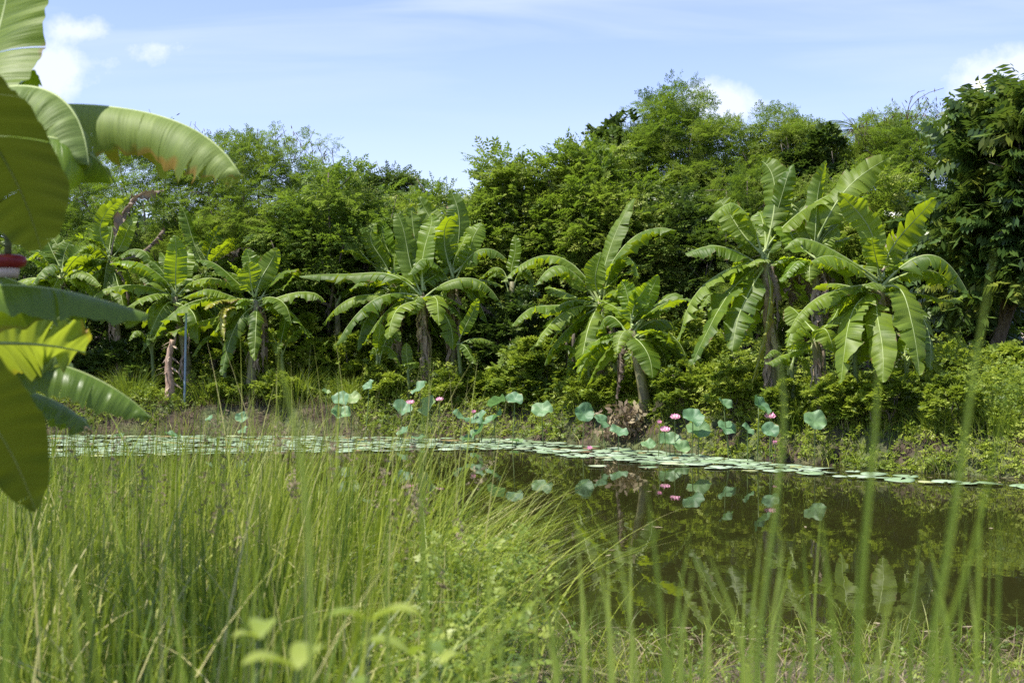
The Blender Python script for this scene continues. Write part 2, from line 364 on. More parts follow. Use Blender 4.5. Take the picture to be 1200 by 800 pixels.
TPL = {'feather': [sprig_bipinnate(s) for s in range(4)],
       'medium': [sprig_pinnate(6, 1, .34, .13, seed=s) for s in range(4)],
       'dark': [sprig_pinnate(6, 1, .3, .12, seed=s+9) for s in range(4)],
       'broad': [sprig_droop(s) for s in range(4)],
       'shrub': [sprig_rosette(8, .34, s) for s in range(4)],
       'weedy': [sprig_pinnate(3, 1, .6, .3, seed=s+30) for s in range(5)],
       'vine': [sprig_rosette(6, .62, s+5) for s in range(4)]}
def place_sprigs(tpl, pos, dirs, nrm, size, rv):
    """returns verts (n*k*4,3) and rnd"""
    dirs = norm(dirs); side = norm(np.cross(nrm, dirs)); up = np.cross(dirs, side)
    Rm = np.stack([dirs, side, up], -1)       # columns
    out, rr = [], []
    idx = rng.integers(0, len(tpl), len(pos))
    for k, T in enumerate(tpl):
        s = idx == k
        if not s.any(): continue
        v = np.einsum('nij,mj->nmi', Rm[s], T.reshape(-1, 3))*size[s][:, None, None]+pos[s][:, None]
        out.append(v.reshape(-1, 3))
        lr = rv[s][:, None]+rng.uniform(-.15, .15, (s.sum(), T.shape[0]))
        rr.append(np.repeat(lr.ravel(), 4))
    return np.concatenate(out), np.concatenate(rr)
def foliage_mesh(v, r):
    return qmesh(v, np.arange(len(v)).reshape(-1, 4), r)
def rand_dirs(n, zmin=-1):
    z = rng.uniform(zmin, 1, n); th = rng.uniform(0, 2*pi, n); q = np.sqrt(np.clip(1-z*z, 0, 1))
    return np.stack([q*np.cos(th), q*np.sin(th), z], -1)
def crown(c, rad, nclump, nsprig, kind, size, clump=.22, flat=.6, fill=.45, zmin=-.55, rag=.22, dens_back=.35):
    c = np.array(c, float); rad = np.array(rad, float)
    d = rand_dirs(nclump, zmin)
    lob = 1+rag*np.sin(d[:, 0]*5+c[0])*np.cos(d[:, 2]*4+c[1])+rag*.6*rng.standard_normal(nclump)
    rr = (fill+(1-fill)*rng.random(nclump)**.45)*np.clip(lob, .5, 1.35)
    # keep the far side thin: nobody sees it from the pond
    keep = (d[:, 1] < .25) | (rng.random(nclump) < dens_back)
    d, rr = d[keep], rr[keep]
    cc = c+d*rad*rr[:, None]
    top = cc[:, 2] > c[2]+rad[2]*1.08
    cc[top, 2] = c[2]+rad[2]*(1.0+.1*rng.random(top.sum()))
    cs = clump*rad[[0, 2]].mean()*rng.uniform(.6, 1.35, len(cc))
    n = len(cc)*nsprig
    ci = np.repeat(np.arange(len(cc)), nsprig)
    e = rand_dirs(n, -.45)
    q = rng.uniform(.25, 1, n)**.5
    pos = cc[ci]+e*np.array([1, 1, flat])*(cs[ci]*q)[:, None]
    out = norm(e*np.array([1, 1, .35])+.5*d[ci]+.35*rng.standard_normal((n, 3)))
    out[:, 2] = out[:, 2]*.8-.05+.25*(rng.random(n) < .25)
    nrm = norm(np.array([0, 0, .9])+.75*e+.42*rng.standard_normal((n, 3)))
    sz = size*rng.uniform(.65, 1.25, n)
    rv = .5+rng.uniform(-.22, .22, len(cc))[ci]+rng.uniform(-.2, .2, n)
    v, r = place_sprigs(TPL[kind], pos, out, nrm, sz, rv)
    return v, r, cc
def limbs(base, c, cc, r0, nl=12, twigs=3):
    mb = MB()
    base = np.array(base, float); c = np.array(c, float)
    fork = base+(c-base)*.62
    t = np.linspace(0, 1, 9)
    tr = base+(fork-base)*t[:, None]; tr[:, 0] += r0*1.2*np.sin(t*5+base[0]); tr[:, 1] += r0*np.sin(t*4)
    mb.add(*tube_data(tr, r0*(1.15-.5*t), 10))
    sel = rng.permutation(len(cc))[:nl]
    for k in sel:
        s = tr[rng.integers(4, 9)]; e_ = cc[k]; m_ = (s+e_)/2+np.array([0, 0, -.12])*np.linalg.norm(e_-s)+.12*rng.standard_normal(3)
        tt = np.linspace(0, 1, 8); p = bez(s, m_, e_, tt)
        p += .03*rng.standard_normal(p.shape)*tt[:, None]
        mb.add(*tube_data(p, r0*.42*(1-.82*tt)+.006, 6))
        for _ in range(twigs):
            a = p[rng.integers(3, 8)]; b = a+norm(rng.standard_normal(3)+np.array([0, 0, .6]))*rng.uniform(.4, .9)
            tt2 = np.linspace(0, 1, 4); mb.add(*tube_data(a+(b-a)*tt2[:, None], .014*(1-.7*tt2)+.003, 4))
    return mb.mesh(smooth=True)
def tree(px, ytop, hw, D, kind, label, ybot=395, ncl=110, nsp=34, size=.42, name='leafy_tree', fringe=0, matk=None, trunk=.13, group='trees behind the banana plants', ry=None, flat=.6, cat='tree', fill=.45, clump=.22, rag=.22):
    if name in ('leafy_tree', 'understorey_tree'):
        ncl = int(ncl*1.55); nsp = int(nsp*.95); clump = .185; flat = max(flat, .7); size = size*.9; fill = .6; ytop = ytop+8
    x = (px-CX)/FPX*D; ztop = CAMZ-(ytop-CY)/FPX*D; zbot = CAMZ-(ybot-CY)/FPX*D
    rx = hw/FPX*D; rz = (ztop-zbot)/2; c = (x, D, (ztop+zbot)/2)
    z0 = float(H(x, D))
    root = empty(name, (x, D, z0), label, cat, group)
    v, r, cc = crown(c, (rx, ry or rx*.75, rz), ncl, nsp, kind, size, flat=flat, fill=fill, clump=clump, rag=rag)
    if fringe:
        d = rand_dirs(fringe, .15); pp = np.array(c)+d*np.array([rx, rx*.6, rz])*rng.uniform(.92, 1.05, fringe)[:, None]
        n = fringe*7; ci = np.repeat(np.arange(fringe), 7)
        pos = pp[ci]+.16*rng.standard_normal((n, 3)); 
        v2, r2 = place_sprigs(TPL[kind], pos, norm(d[ci]+.6*rng.standard_normal((n, 3))), norm(rng.standard_normal((n, 3))*.5+[0, 0, 1]), size*rng.uniform(.35, .65, n), rng.uniform(.3, .9, n))
        v = np.concatenate([v, v2]); r = np.concatenate([r, r2])
        cc = np.concatenate([cc, pp])
    link('crown', foliage_mesh(v, r), M[matk or kind], root)
    link('trunk', limbs((x, D, z0-.15), c, cc*.8+np.array(c)*.2 if cat in ('shrub', 'bush') else cc, trunk, 5 if cat in ('shrub', 'bush') else 14, 0 if cat in ('shrub', 'bush') else 3), M['bark'], root)
    return root
def pods(root, pts, n=14):
    """dry seed pods at the airy top"""
    mb = MB()
    for p in pts[:]:
        for _ in range(n):
            a = p+rng.standard_normal(3)*[.22, .2, .14]; d = norm(rng.standard_normal(3)*[.5, .5, .3]+[0, 0, -1]); L_ = rng.uniform(.10, .18)
            s = norm(np.cross(d, [0, 1, .2]))*.014
            mb.add([a, a+d*L_*.5+s, a+d*L_, a+d*L_*.5-s], [[0, 1, 2, 3]], rng.random())
        q = p-np.array([rng.normal(0, .3), 0, .7]); t_ = np.linspace(0, 1, 6)
        for _ in range(3):
            e_ = p+rng.standard_normal(3)*[.25, .1, .2]+[0, 0, .15]
            w_ = bez(q, (q+e_)/2+rng.standard_normal(3)*.12, e_, t_); mb.add(*tube_data(w_, .008*(1-.6*t_)+.002, 4), .3)
    link('seed_pods', mb.mesh(), M['pod'], root)['kind'] = 'stuff'

T = []
TG = 'trees behind the banana plants'
T.append(tree(30, 165, 120, 41, 'feather', 'feathery green tree farthest left, half hidden behind the close banana leaves', ncl=120, nsp=26))
t2 = tree(190, 158, 118, 39, 'feather', 'airy feathery tree with dry seed pods on its top, above the left banana plants', ncl=130, nsp=26, fringe=26, size=.46); T.append(t2)
pods(t2, [P(x, y, 39) for x, y in ((165, 152), (190, 148), (215, 155), (240, 158), (262, 166), (225, 165))])
t3 = tree(318, 170, 105, 37, 'feather', 'wide feathery tree with brown pods on twigs against the sky, left of the middle', ncl=130, nsp=28, fringe=26, size=.44); T.append(t3)
pods(t3, [P(x, y, 37) for x, y in ((330, 158), (345, 160), (362, 176), (300, 168), (375, 184))])
T.append(tree(395, 196, 78, 35.5, 'medium', 'dense rounded tree sloping down toward the gap of sky', ncl=110, nsp=34, size=.34, matk='feather'))
T.append(tree(452, 190, 40, 50, 'dark', 'dark distant tree peeping out at the left edge of the sky gap', ncl=70, nsp=40, size=.45, ybot=330))
T.append(tree(505, 226, 75, 44, 'dark', 'low dark tree below the gap of sky', ncl=90, nsp=36, size=.4, matk='medium'))
T.append(tree(455, 235, 70, 37, 'medium', 'olive green tree just above the middle banana clump', ncl=100, nsp=34, size=.36, name='leafy_tree'))
T.append(tree(612, 186, 66, 37, 'medium', 'bright yellow green tree with layered sprays right of the sky gap', ncl=95, nsp=36, size=.44, flat=.35, fringe=10))
T.append(tree(560, 236, 42, 36, 'medium', 'small pale green tree at the foot of the sky gap', ncl=60, nsp=30, size=.42, flat=.35))
T.append(tree(690, 158, 72, 36.5, 'medium', 'spreading yellow green tree left of the tallest treetop', ncl=120, nsp=36, size=.42, flat=.4))
T.append(tree(778, 112, 80, 38.5, 'feather', 'tallest tree, its feathery top against the sky right of the centre', ncl=150, nsp=32, size=.5, fringe=10, rag=.18))
T.append(tree(722, 124, 26, 38, 'vine', 'slim tree head wrapped in dark vine beside the tallest treetop', ncl=36, nsp=26, size=.16, matk='dark', ybot=260))
T.append(tree(862, 150, 66, 37, 'feather', 'light feathery tree under the small white cloud', ncl=115, nsp=30, size=.46, fringe=14))
T.append(tree(932, 134, 62, 37, 'feather', 'feathery tree with airy twigs left of the palm top', ncl=110, nsp=30, size=.46, fringe=20))
T.append(tree(958, 150, 40, 35.8, 'vine', 'rounded dark vine mass over a treetop above the right banana plants', ncl=60, nsp=40, size=.17, matk='dark', ybot=260, cat='tree'))
t4 = tree(1020, 142, 62, 36.5, 'feather', 'feathery tree right of the palm top with pods on its crest', ncl=110, nsp=30, size=.46, fringe=18); T.append(t4)
t5 = tree(1085, 140, 62, 35.5, 'feather', 'pale feathery tree with brown pods beside the glossy tree', ncl=110, nsp=30, size=.44, fringe=18); T.append(t5)
pods(t5, [P(x, y, 35.5) for x, y in ((1062, 134), (1084, 118), (1088, 132), (1105, 148), (1010, 150), (1050, 140))], 18)
T.append(tree(1168, 112, 56, 29.5, 'broad', 'tall dark glossy tree with drooping leaflets at the right edge', ncl=120, nsp=22, size=.55, trunk=.16, name='broadleaf_tree', ybot=420, flat=.5))
T.append(tree(1238, 104, 62, 28.5, 'broad', 'dark glossy tree cut off by the right edge of the photo', ncl=110, nsp=22, size=.55, trunk=.16, name='broadleaf_tree', ybot=420, flat=.5))
# middle storey
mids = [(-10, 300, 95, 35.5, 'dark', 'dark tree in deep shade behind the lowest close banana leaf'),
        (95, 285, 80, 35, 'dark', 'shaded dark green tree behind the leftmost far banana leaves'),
        (205, 265, 75, 34.8, 'feather', 'bushy green tree behind the bright upright banana leaf'),
        (300, 250, 75, 34, 'feather', 'dense green tree behind the banana plant with a yellow leaf'),
        (385, 260, 65, 33.5, 'medium', 'green tree left of the middle banana clump'),
        (465, 290, 70, 33.8, 'medium', 'dark tree right behind the middle banana clump'),
        (560, 270, 60, 34, 'medium', 'shaded tree in the gap between the two central banana clumps'),
        (640, 240, 65, 34, 'medium', 'yellow green tree above the leaning banana stem clump'),
        (720, 215, 70, 34.5, 'medium', 'leafy tree behind the tallest upright banana leaf'),
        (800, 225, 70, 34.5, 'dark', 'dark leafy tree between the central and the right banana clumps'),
        (880, 215, 65, 34, 'feather', 'feathery tree directly behind the right banana clump'),
        (960, 210, 60, 33.5, 'feather', 'feathery tree behind the highest right banana leaves'),
        (1040, 200, 65, 32.5, 'medium', 'leafy tree with purplish shade left of the glossy tree'),
        (1110, 235, 55, 31.5, 'broad', 'smaller glossy tree in front of the tall dark glossy tree')]
for (px, yt, hw, D, k, lb) in mids:
    D = D+2.6 if px < 660 else D+1.2
    T.append(tree(px, yt, hw, D, k, lb, ybot=440, ncl=95, nsp=30 if k != 'broad' else 20, size=.38 if k != 'broad' else .5, name='understorey_tree', trunk=.09, group='smaller trees under the tall ones', flat=.5))
# understorey shrubs
shr = [(20, 395, 70, 34), (150, 400, 60, 34), (255, 385, 55, 33.6), (350, 375, 60, 33), (420, 395, 50, 32.6), (590, 350, 50, 32.4), (600, 420, 45, 31.5),
       (640, 400, 55, 31.8), (830, 400, 60, 29.4), (870, 425, 50, 28.0), (795, 370, 45, 31), (1110, 412, 60, 26.6), (1180, 405, 60, 26.2), (1060, 440, 50, 25.5), (960, 445, 40, 26.6), (730, 440, 50, 29.6), (560, 440, 40, 31)]
shl = ['dark shrub low behind the close banana leaves', 'dark shrub behind the grass tuft on the left bank', 'shaded shrub behind the thin grey pole', 'small leaved shrub right of the yellow banana leaf',
       'shrub at the left foot of the middle banana clump', 'dark leafy shrub behind the wooden post', 'light leafy bush in front of the wooden post', 'pale small leaved bush at the left foot of the leaning banana stem',
       'tall green bush between the central and right banana clumps', 'sunlit bush right of the pink lotus flowers', 'shaded bush behind the right side of the leaning banana clump', 'clipped looking leafy shrub under the glossy tree, left one',
       'leafy shrub under the glossy tree at the right edge', 'shrub at the right foot of the rightmost banana plant', 'small shrub between the two right banana stems', 'low bush beside the pale leaning banana stem', 'low bush right of the middle banana clump']
for k, (px, yt, hw, D) in enumerate(shr):
    D = max(D, bD(px, 2.6 if k not in (7, 9, 13, 14, 15, 16) else 1.7))
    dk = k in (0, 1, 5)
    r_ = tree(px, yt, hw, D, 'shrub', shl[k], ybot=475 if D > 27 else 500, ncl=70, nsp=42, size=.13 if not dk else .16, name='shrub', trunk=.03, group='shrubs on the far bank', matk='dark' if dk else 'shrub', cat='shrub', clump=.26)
for (px, yt, hw, lb) in ((450, 428, 24, 'knee high bush in front of the left stems of the middle banana clump'), (520, 436, 26, 'knee high bush in front of the right stems of the middle banana clump'), (612, 440, 30, 'low bush above the folded lotus leaf right of the dense bunch'),
        (690, 440, 30, 'low leafy bush above the pair of lotus leaves'), (800, 428, 30, 'sunlit low bush right of the pale leaning stem'), (860, 430, 32, 'sunlit low bush above the highest lotus leaf'), (925, 442, 28, 'low bush in front of the striped leaf banana stem'),
        (985, 440, 30, 'low bush in front of the two right banana stems'), (1045, 436, 32, 'low bush in front of the rightmost banana stem'), (330, 438, 30, 'low bush right of the banana plant with a yellow leaf'), (262, 446, 22, 'low bush left of the banana plant with a yellow leaf'), (1120, 446, 36, 'low bush on the bank under the glossy trees')):
    D = bD(px, .95)
    tree(px, yt, hw, D, 'shrub', lb, ybot=478 if px < 900 else 498, ncl=44, nsp=44, size=.085, name='low_bush', trunk=.02, group='low bushes along the bank edge', cat='bush', clump=.3, ry=.45)
# far woods closing the view at ground level
n = 26000
fx = rng.uniform(-30, 32, n); fy = rng.uniform(47, 56, n); fz = rng.random(n)**.8*np.interp(fx, [-30, -5, -2, 0, 3, 32], [6.5, 6.2, 4.6, 4.2, 5.5, 7])*(1+.12*vnoise(fx, fy*0, .8, 2))+.4
v, r = place_sprigs(TPL['medium'], np.stack([fx, fy, fz], -1), norm(rng.standard_normal((n, 3))*[1, 1, .4]), norm(rng.standard_normal((n, 3))*.4+[0, -.2, 1]), rng.uniform(.6, 1.1, n), rng.random(n))
tag(link('distant_woods', foliage_mesh(v, r), M['dark']), 'dark mass of woodland behind the trees across the pond', 'woods', kind='stuff')

# distant palm
pc = P(1005, 152, 58); root = empty('palm_tree', (pc[0], pc[1], H(pc[0], pc[1])), 'far palm whose dark fronds just show above the treetops', 'palm')
t_ = np.linspace(0, 1, 8); b_ = np.array([pc[0], pc[1], float(H(pc[0], pc[1]))-.2])
link('trunk', (lambda mb: (mb.add(*tube_data(b_+(pc-b_)*t_[:, None], .16-.05*t_, 10)), mb.mesh(True))[1])(MB()), M['bark'], root)
for k in range(15):
    mb = MB(); az = k*2.4; el = random.uniform(.1, 1.1)
    d = np.array([math.cos(az), math.sin(az), 0]); L_ = 1.9
    tt = np.linspace(0, 1, 14)
    p = pc+d*(tt*L_*math.cos(el))[:, None]+np.array([0, 0, 1.])*(tt*L_*math.sin(el)-tt*tt*.9)[:, None]
    mb.add(*tube_data(p, .02-.014*tt, 6))
    tg = norm(np.gradient(p, axis=0)); sd = norm(np.cross(tg, [0, 0, 1.]))
    for j in range(2, 14):
        for q_ in (0, .5):
            for s in (1, -1):
                a = p[j]-tg[j]*q_*L_/14; dd = norm(tg[j]*.7+s*sd[j]-np.array([0, 0, .35])); ww = norm(np.cross(dd, [0, 0, 1.]))*.02
                ln = .55*(1-.6*abs(tt[j]-.4)); mb.add([a, a+dd*ln*.4+ww, a+dd*ln, a+dd*ln*.4-ww], [[0, 1, 2, 3]], .4)
    link('frond', mb.mesh(), M['dark'], root)

# ------------------------------------------------------------------ banana plants
def leaf_frames(p, side0, roll):
    T_ = norm(np.gradient(p, axis=0))
    B = side0[None]-T_*(T_@side0)[:, None]; B = norm(B)
    N = np.cross(B, T_)
    rl = np.broadcast_to(roll, (len(p),))[:, None]
    return T_, np.cos(rl)*B+np.sin(rl)*N, np.cos(rl)*N-np.sin(rl)*B
def banana_leaf(root, p0, pm, p1, W=.25, droop=.5, roll=0., tear=.5, matk='ban', petiole=.15, side=None, n=54, r=None, cut=1.0, blunt=.38, ripple=.014, twist=0.):
    r = r or rng
    t = np.linspace(0, 1, n); p = bez(p0, pm, p1, t)
    Lw = np.linalg.norm(p1-p0); kx = r.uniform(.6, .9)
    p = p+np.array([r.normal(0, .02), r.normal(0, .03), r.normal(0, .015)])*Lw*np.sin(t*pi*r.uniform(1.4, 2.3))[:, None]
    if tear > .5 and r.random() < .35: p[:, 2] -= Lw*r.uniform(.15, .4)*np.clip(t-kx, 0, 1)**1.0
    hor = (p1-p0)*np.array([1, 1, 0.]); hl = np.linalg.norm(hor); rise = p1[2]-p0[2]
    if side is None:
        if rise > 1.1*hl: a = r.uniform(-.7, .7); side = np.array([math.cos(a), math.sin(a), 0])
        else: side = np.cross(norm(hor), [0, 0, 1.])
    side = norm(np.array(side, float))
    T_, B, N = leaf_frames(p, side, roll+twist*t)
    if N[n//3, 2] < 0 and abs(roll) < 1.2: B, N = -B, -N
    Lg = np.linalg.norm(np.diff(p, axis=0), axis=1).sum()
    def at(u):
        x = np.clip(u, 0, 1)*(n-1); i0 = np.minimum(x.astype(int), n-2); f = (x-i0)[..., None]
        return (p[i0]*(1-f)+p[i0+1]*f, B[i0]*(1-f)+B[i0+1]*f, N[i0]*(1-f)+N[i0+1]*f, T_[i0]*(1-f)+T_[i0+1]*f)
    def wid(u):
        b = np.clip((u-petiole)/(1-petiole), 0, 1)
        return W*np.minimum(1, (b/.12+.02))**.6*np.clip((1.0-b)/blunt, 0, 1)**.55*(1 if cut >= 1 else (u < cut))
    V, Fc, U, Rn = [], [], [], []; nv = 0; lfr0 = r.uniform(-.1, 1.0)
    mm = 6
    for s in (1, -1):
        u = petiole
        flop = r.uniform(-.25, .25); lfr = lfr0+r.uniform(-.06, .06)
        while u < .995:
            du = r.uniform(.02, .05) if r.random() < tear*.5 else r.uniform(.05, .16)
            if tear < .12: du = r.uniform(.15, .4)
            u1 = min(u+du, 1.0)
            torn = r.random() < tear
            dd = droop*(1+.0*flop)+(r.normal(0, .16*tear) if torn else r.normal(0, .03 if tear > .12 else 0.))+flop
            shrink = (r.uniform(.05, .4)*tear if torn else 0)
            lf = (r.uniform(.35, 1.1) if matk == 'bandead' else r.uniform(.8, 1.04)) if torn else 1.0
            if matk == 'bandead': dd += r.normal(0, .35)
            kk = max(5, int(du*110)); pitch = r.normal(0, .42)*(min(1, tear*2.2+.08))
            uu = np.linspace(u, u1, kk); vv = np.linspace(0, 1, mm)
            Ug, Vg = np.meshgrid(uu, vv, indexing='ij')
            mid = (u+u1)/2
            Us = mid+(Ug-mid)*(1-shrink*Vg**1.5)+.035*Vg          # veins lean towards the tip
            pp, bb, nn, tt2 = at(Us.clip(0, 1))
            wv = wid(Ug)*lf
            ang = dd*(.35+.8*Vg)
            x_ = wv*Vg*np.cos(ang*.8); z_ = -wv*Vg*np.sin(ang*.8)*1.0
            rip = ripple*np.sin((Ug-u)/max(u1-u, 1e-3)*pi)*Vg*1.5+pitch*(Ug-mid)*Lg*Vg*(1.2-.4*Vg)+ripple*(.6*np.sin(Ug*46+s)+.5*np.sin(Ug*83+2*s+lfr0*9)+.35*np.sin(Ug*131+lfr0*5))*Vg+W*.10*np.sin(Ug*13+lfr0*20+s)*Vg*Vg
            q = at(Ug)[0]+s*bb*x_[..., None]+nn*(z_+rip)[..., None]+tt2*(.035*Lg*Vg)[..., None]*(wv/W)[..., None]
            q = q+(Us-Ug-.035*Vg)[..., None]*Lg*tt2
            V.append(q.reshape(-1, 3)); U.append(np.stack([Ug*Lg/1.0, s*Vg], -1).reshape(-1, 2)); Rn.append(np.full(kk*mm, lfr+r.uniform(-.12, .12)))
            i0 = np.arange(kk-1)[:, None]*mm+np.arange(mm-1)[None]+nv
            f = np.stack([i0, i0+1, i0+mm+1, i0+mm], -1).reshape(-1, 4)
            if s < 0: f = f[:, ::-1]
            Fc.append(f); nv += kk*mm
            u = u1
    me = qmesh(np.concatenate(V), np.concatenate(Fc), np.concatenate(Rn), uv=np.concatenate(U), smooth=True)
    lo = link('leaf', me, M[matk], root)
    lo2 = lo
    rr = np.interp(t, [0, petiole, 1], [W*.11, W*.06, W*.01])
    k_ = t <= cut
    v_, f_ = tube_data((p-N*rr[:, None]*.35)[k_], rr[k_], 6, .8)
    rb = qmesh(v_, f_, smooth=True)
    ro = bpy.data.objects.new('midrib', rb); COL.objects.link(ro); rb.materials.append(M['ribdead' if matk == 'bandead' else 'rib']); ro.parent = lo
    if matk == 'banyel': lo['label'] = 'yellowing leaf'
    if matk == 'bandead': lo['label'] = 'dry brown hanging leaf'
    if matk == 'banbright': lo['label'] = 'bright young leaf'
    return lo
def banana_plant(label, crown_px, D, base_px, leaves, stemr=.10, group='banana plants on the far bank', dry=0, Wdef=.295, name='banana_plant'):
    D = bD(base_px, D); c = P(*crown_px, D); bx = (base_px-CX)/FPX*D; bz = float(H(bx, D)); b = np.array([bx, D, bz-.1])
    root = empty(name, (bx, D, bz), label, 'banana plant', group)
    t = np.linspace(0, 1, 12); ctr = b+(c-b)*t[:, None]; ctr[:, 0] += .06*np.sin(t*3)*(1-t)
    mb = MB(); mb.add(*tube_data(ctr, stemr*(1.25-.55*t), 12)); nst = sum(len(q_) for q_ in mb.f)
    if dry:
        for k in range(dry):
            u = rng.uniform(.15, .95); a = ctr[int(u*11)]; az = rng.uniform(-2.6, -.5) if k % 4 else rng.uniform(0, 6.3); d = np.array([math.cos(az), math.sin(az), 0])
            L_ = rng.uniform(.25, .75); tt = np.linspace(0, 1, 6)
            p = a+d*(stemr*(1.25-.5*u)*.95+.09*np.sin(tt*pi*.8))[:, None]+np.array([0, 0, -1.])*(tt*L_)[:, None]+rng.normal(0, .02, (6, 3))
            p[:, 2] = np.maximum(p[:, 2], bz+.02)
            s = norm(np.cross(d, [0, 0, 1.]))*rng.uniform(.02, .06)
            wv = np.interp(tt, [0, .5, 1], [1, .8, .2])[:, None]
            v = np.concatenate([p-s*wv, p+s*wv]); f = [[i_, i_+1, i_+7, i_+6] for i_ in range(5)]
            mb.add(v, f, rng.random())
    me_ = mb.mesh(True); link('stem', me_, [M['greenstem' if stemr < .07 else 'stem'], M['sheath']], root)
    mi = np.zeros(len(me_.polygons), np.int32); mi[nst:] = 1; me_.polygons.foreach_set('material_index', mi)
    if len(leaves) > 6:
        for _ in range(11):      # lower, older leaves half hidden in the clump
            aa = rng.uniform(-.2, pi+.2); ln = rng.uniform(34, 80); sy = rng.uniform(.0, 1.1)
            tx = crown_px[0]+ln*math.cos(aa); ty = crown_px[1]+ln*sy*.9
            leaves = leaves+[((crown_px[0]+tx)/2+rng.normal(0, 3), crown_px[1]+(ty-crown_px[1])*.28-4, tx, ty, rng.uniform(-.5, 1.3), dict(W=rng.uniform(.17, .27), matk='banbright' if rng.random() < .2 else 'ban'))]
        for _ in range(4):      # younger leaves still standing up
            ox = rng.uniform(-46, 46); hy = rng.uniform(38, 74)*(1-abs(ox)/110)
            leaves = leaves+[(crown_px[0]+ox*.35, crown_px[1]-hy*.62, crown_px[0]+ox, crown_px[1]-hy, rng.uniform(.0, .9), dict(W=rng.uniform(.2, .28), matk='banbright' if rng.random() < .4 else 'ban'))]
        for _ in range(3):
            ox = rng.uniform(-16, 16); leaves = leaves+[(crown_px[0]+ox, crown_px[1]+20, crown_px[0]+ox*1.1, crown_px[1]+rng.uniform(48, 80), rng.uniform(-.4, .4), dict(matk='bandead', tear=.95, droop=1.25, W=.15, roll=rng.uniform(-1, 1)))]
    for lf in leaves:
        mx_, my_, tx, ty, dy = lf[:5]; o = lf[5] if len(lf) > 5 else {}
        p0 = c+np.array([rng.normal(0, .03), rng.normal(0, .03), (.12 if lf[3] < crown_px[1]-30 else -.12)+rng.normal(0, .08)]); pm = P(mx_, my_, D+dy*.5); p1 = P(tx, ty, D+dy)
        k = dict(W=Wdef*rng.uniform(.88, 1.1), droop=rng.uniform(.35, .75), tear=rng.uniform(.35, .8), roll=rng.normal(0, .15)); k.update(o)
        if p1[2] > p0[2]+.5: k['droop'] = o.get('droop', rng.uniform(.1, .35)); 
        banana_leaf(root, p0, pm, p1, **k)
    return root
Br = dict(matk='banbright', tear=.15, droop=.2); Ye = dict(matk='banyel', tear=.4); De = dict(matk='bandead', tear=1., droop=.95, W=.24, ripple=.035); Fl = dict(droop=.25); 
# middle clump
banana_plant('middle banana plant with the shaggy pale stem, right above the pink lotus buds', (495, 347), 1.5, 497, [
    (478, 294, 465, 250, .3, dict(W=.27, tear=.1, droop=.2)), (438, 352, 393, 405, -.6, dict(droop=.9)), (425, 345, 376, 382, .4, dict(droop=.8)), (468, 360, 455, 397, -.9),
    (511, 350, 515, 382, -1.1, dict(tear=.7, droop=.3)), (545, 326, 582, 345, -.3, dict(droop=.8, tear=.8)), (430, 318, 352, 327, .5, dict(droop=.7)), (487, 290, 484, 240, .7),
    (500, 285, 504, 252, .4, Br), (525, 375, 530, 410, -.7)], .10, dry=34)
banana_plant('middle clump banana plant with the highest upright leaf', (530, 330), 2.0, 528, [
    (538, 272, 528, 222, .3, dict(W=.3, tear=.3)), (552, 290, 563, 260, .2, Br), (562, 294, 592, 303, -.4, dict(droop=.8)), (512, 268, 490, 232, .6), (520, 275, 536, 252, -.4),
    (552, 345, 580, 372, .2, De), (505, 305, 480, 318, -.5)], .10, dry=26)
banana_plant('middle clump banana plant on the left with two short upright leaves', (460, 335), 2.3, 468, [
    (440, 290, 438, 257, 0, dict(droop=.2)), (455, 292, 446, 259, .4, Br), (425, 300, 398, 296, .3), (430, 372, 420, 411, -.6), (440, 325, 410, 340, -.9), (415, 285, 405, 270, .7), (448, 305, 430, 292, .5), (475, 305, 462, 285, .8)], .09, dry=16)
banana_plant('small banana sucker at the right side of the middle clump', (537, 400), 1.2, 540, [
    (549, 376, 559, 350, .1, dict(matk='banbright', tear=.1, droop=.15, W=.15)), (558, 396, 582, 404, .2, dict(W=.16)), (547, 408, 557, 428, -.4, dict(W=.16))], .05)
banana_plant('tiny banana sucker with one leaf at the left foot of the middle clump', (478, 432), .9, 478, [
    (477, 418, 476, 402, -.1, dict(W=.13, tear=0, droop=.1, petiole=.1)), (487, 425, 470, 428, -.3, dict(W=.1))], .04)
# leaning stem clump
banana_plant('banana plant with the tall upright leaf, left one of the central pair', (704, 352), 1.7, 702, [
    (714, 290, 746, 232, .3, dict(W=.24, tear=.2, droop=.3)), (740, 280, 793, 270, -.4, dict(droop=.7, tear=.7)), (652, 300, 588, 332, .3, dict(droop=.8)), (662, 312, 625, 337, -.5, dict(matk='ban', droop=.7)),
    (728, 302, 750, 326, -.6, dict(tear=.7)), (640, 358, 600, 376, -.3, dict(droop=.7)), (655, 370, 628, 402, -.7, dict(droop=.6)), (688, 392, 678, 437, -1.0, Fl), (662, 388, 639, 428, -.3, dict(droop=.5)),
    (699, 326, 703, 296, -.5, dict(W=.27, tear=.1)), (664, 344, 642, 336, .6), (672, 405, 665, 441, .2, Fl), (725, 340, 755, 348, -.9, dict(droop=.6))], .10, dry=16)
banana_plant('central banana plant on the pale leaning stem', (740, 388), .95, 758, [
    (756, 354, 771, 322, .2, dict(matk='banbright', tear=.15, W=.2)), (780, 355, 822, 354, -.3, dict(droop=.5)), (730, 390, 724, 414, -.7, dict(W=.18)), (754, 402, 760, 443, -1., dict(tear=.6, droop=.25)),
    (786, 392, 804, 434, -.5, dict(W=.3, droop=.2)), (772, 405, 781, 444, .1), (777, 352, 798, 342, .7), (742, 360, 746, 338, .6), (715, 370, 700, 395, .4), (770, 375, 790, 385, .9)], .105)
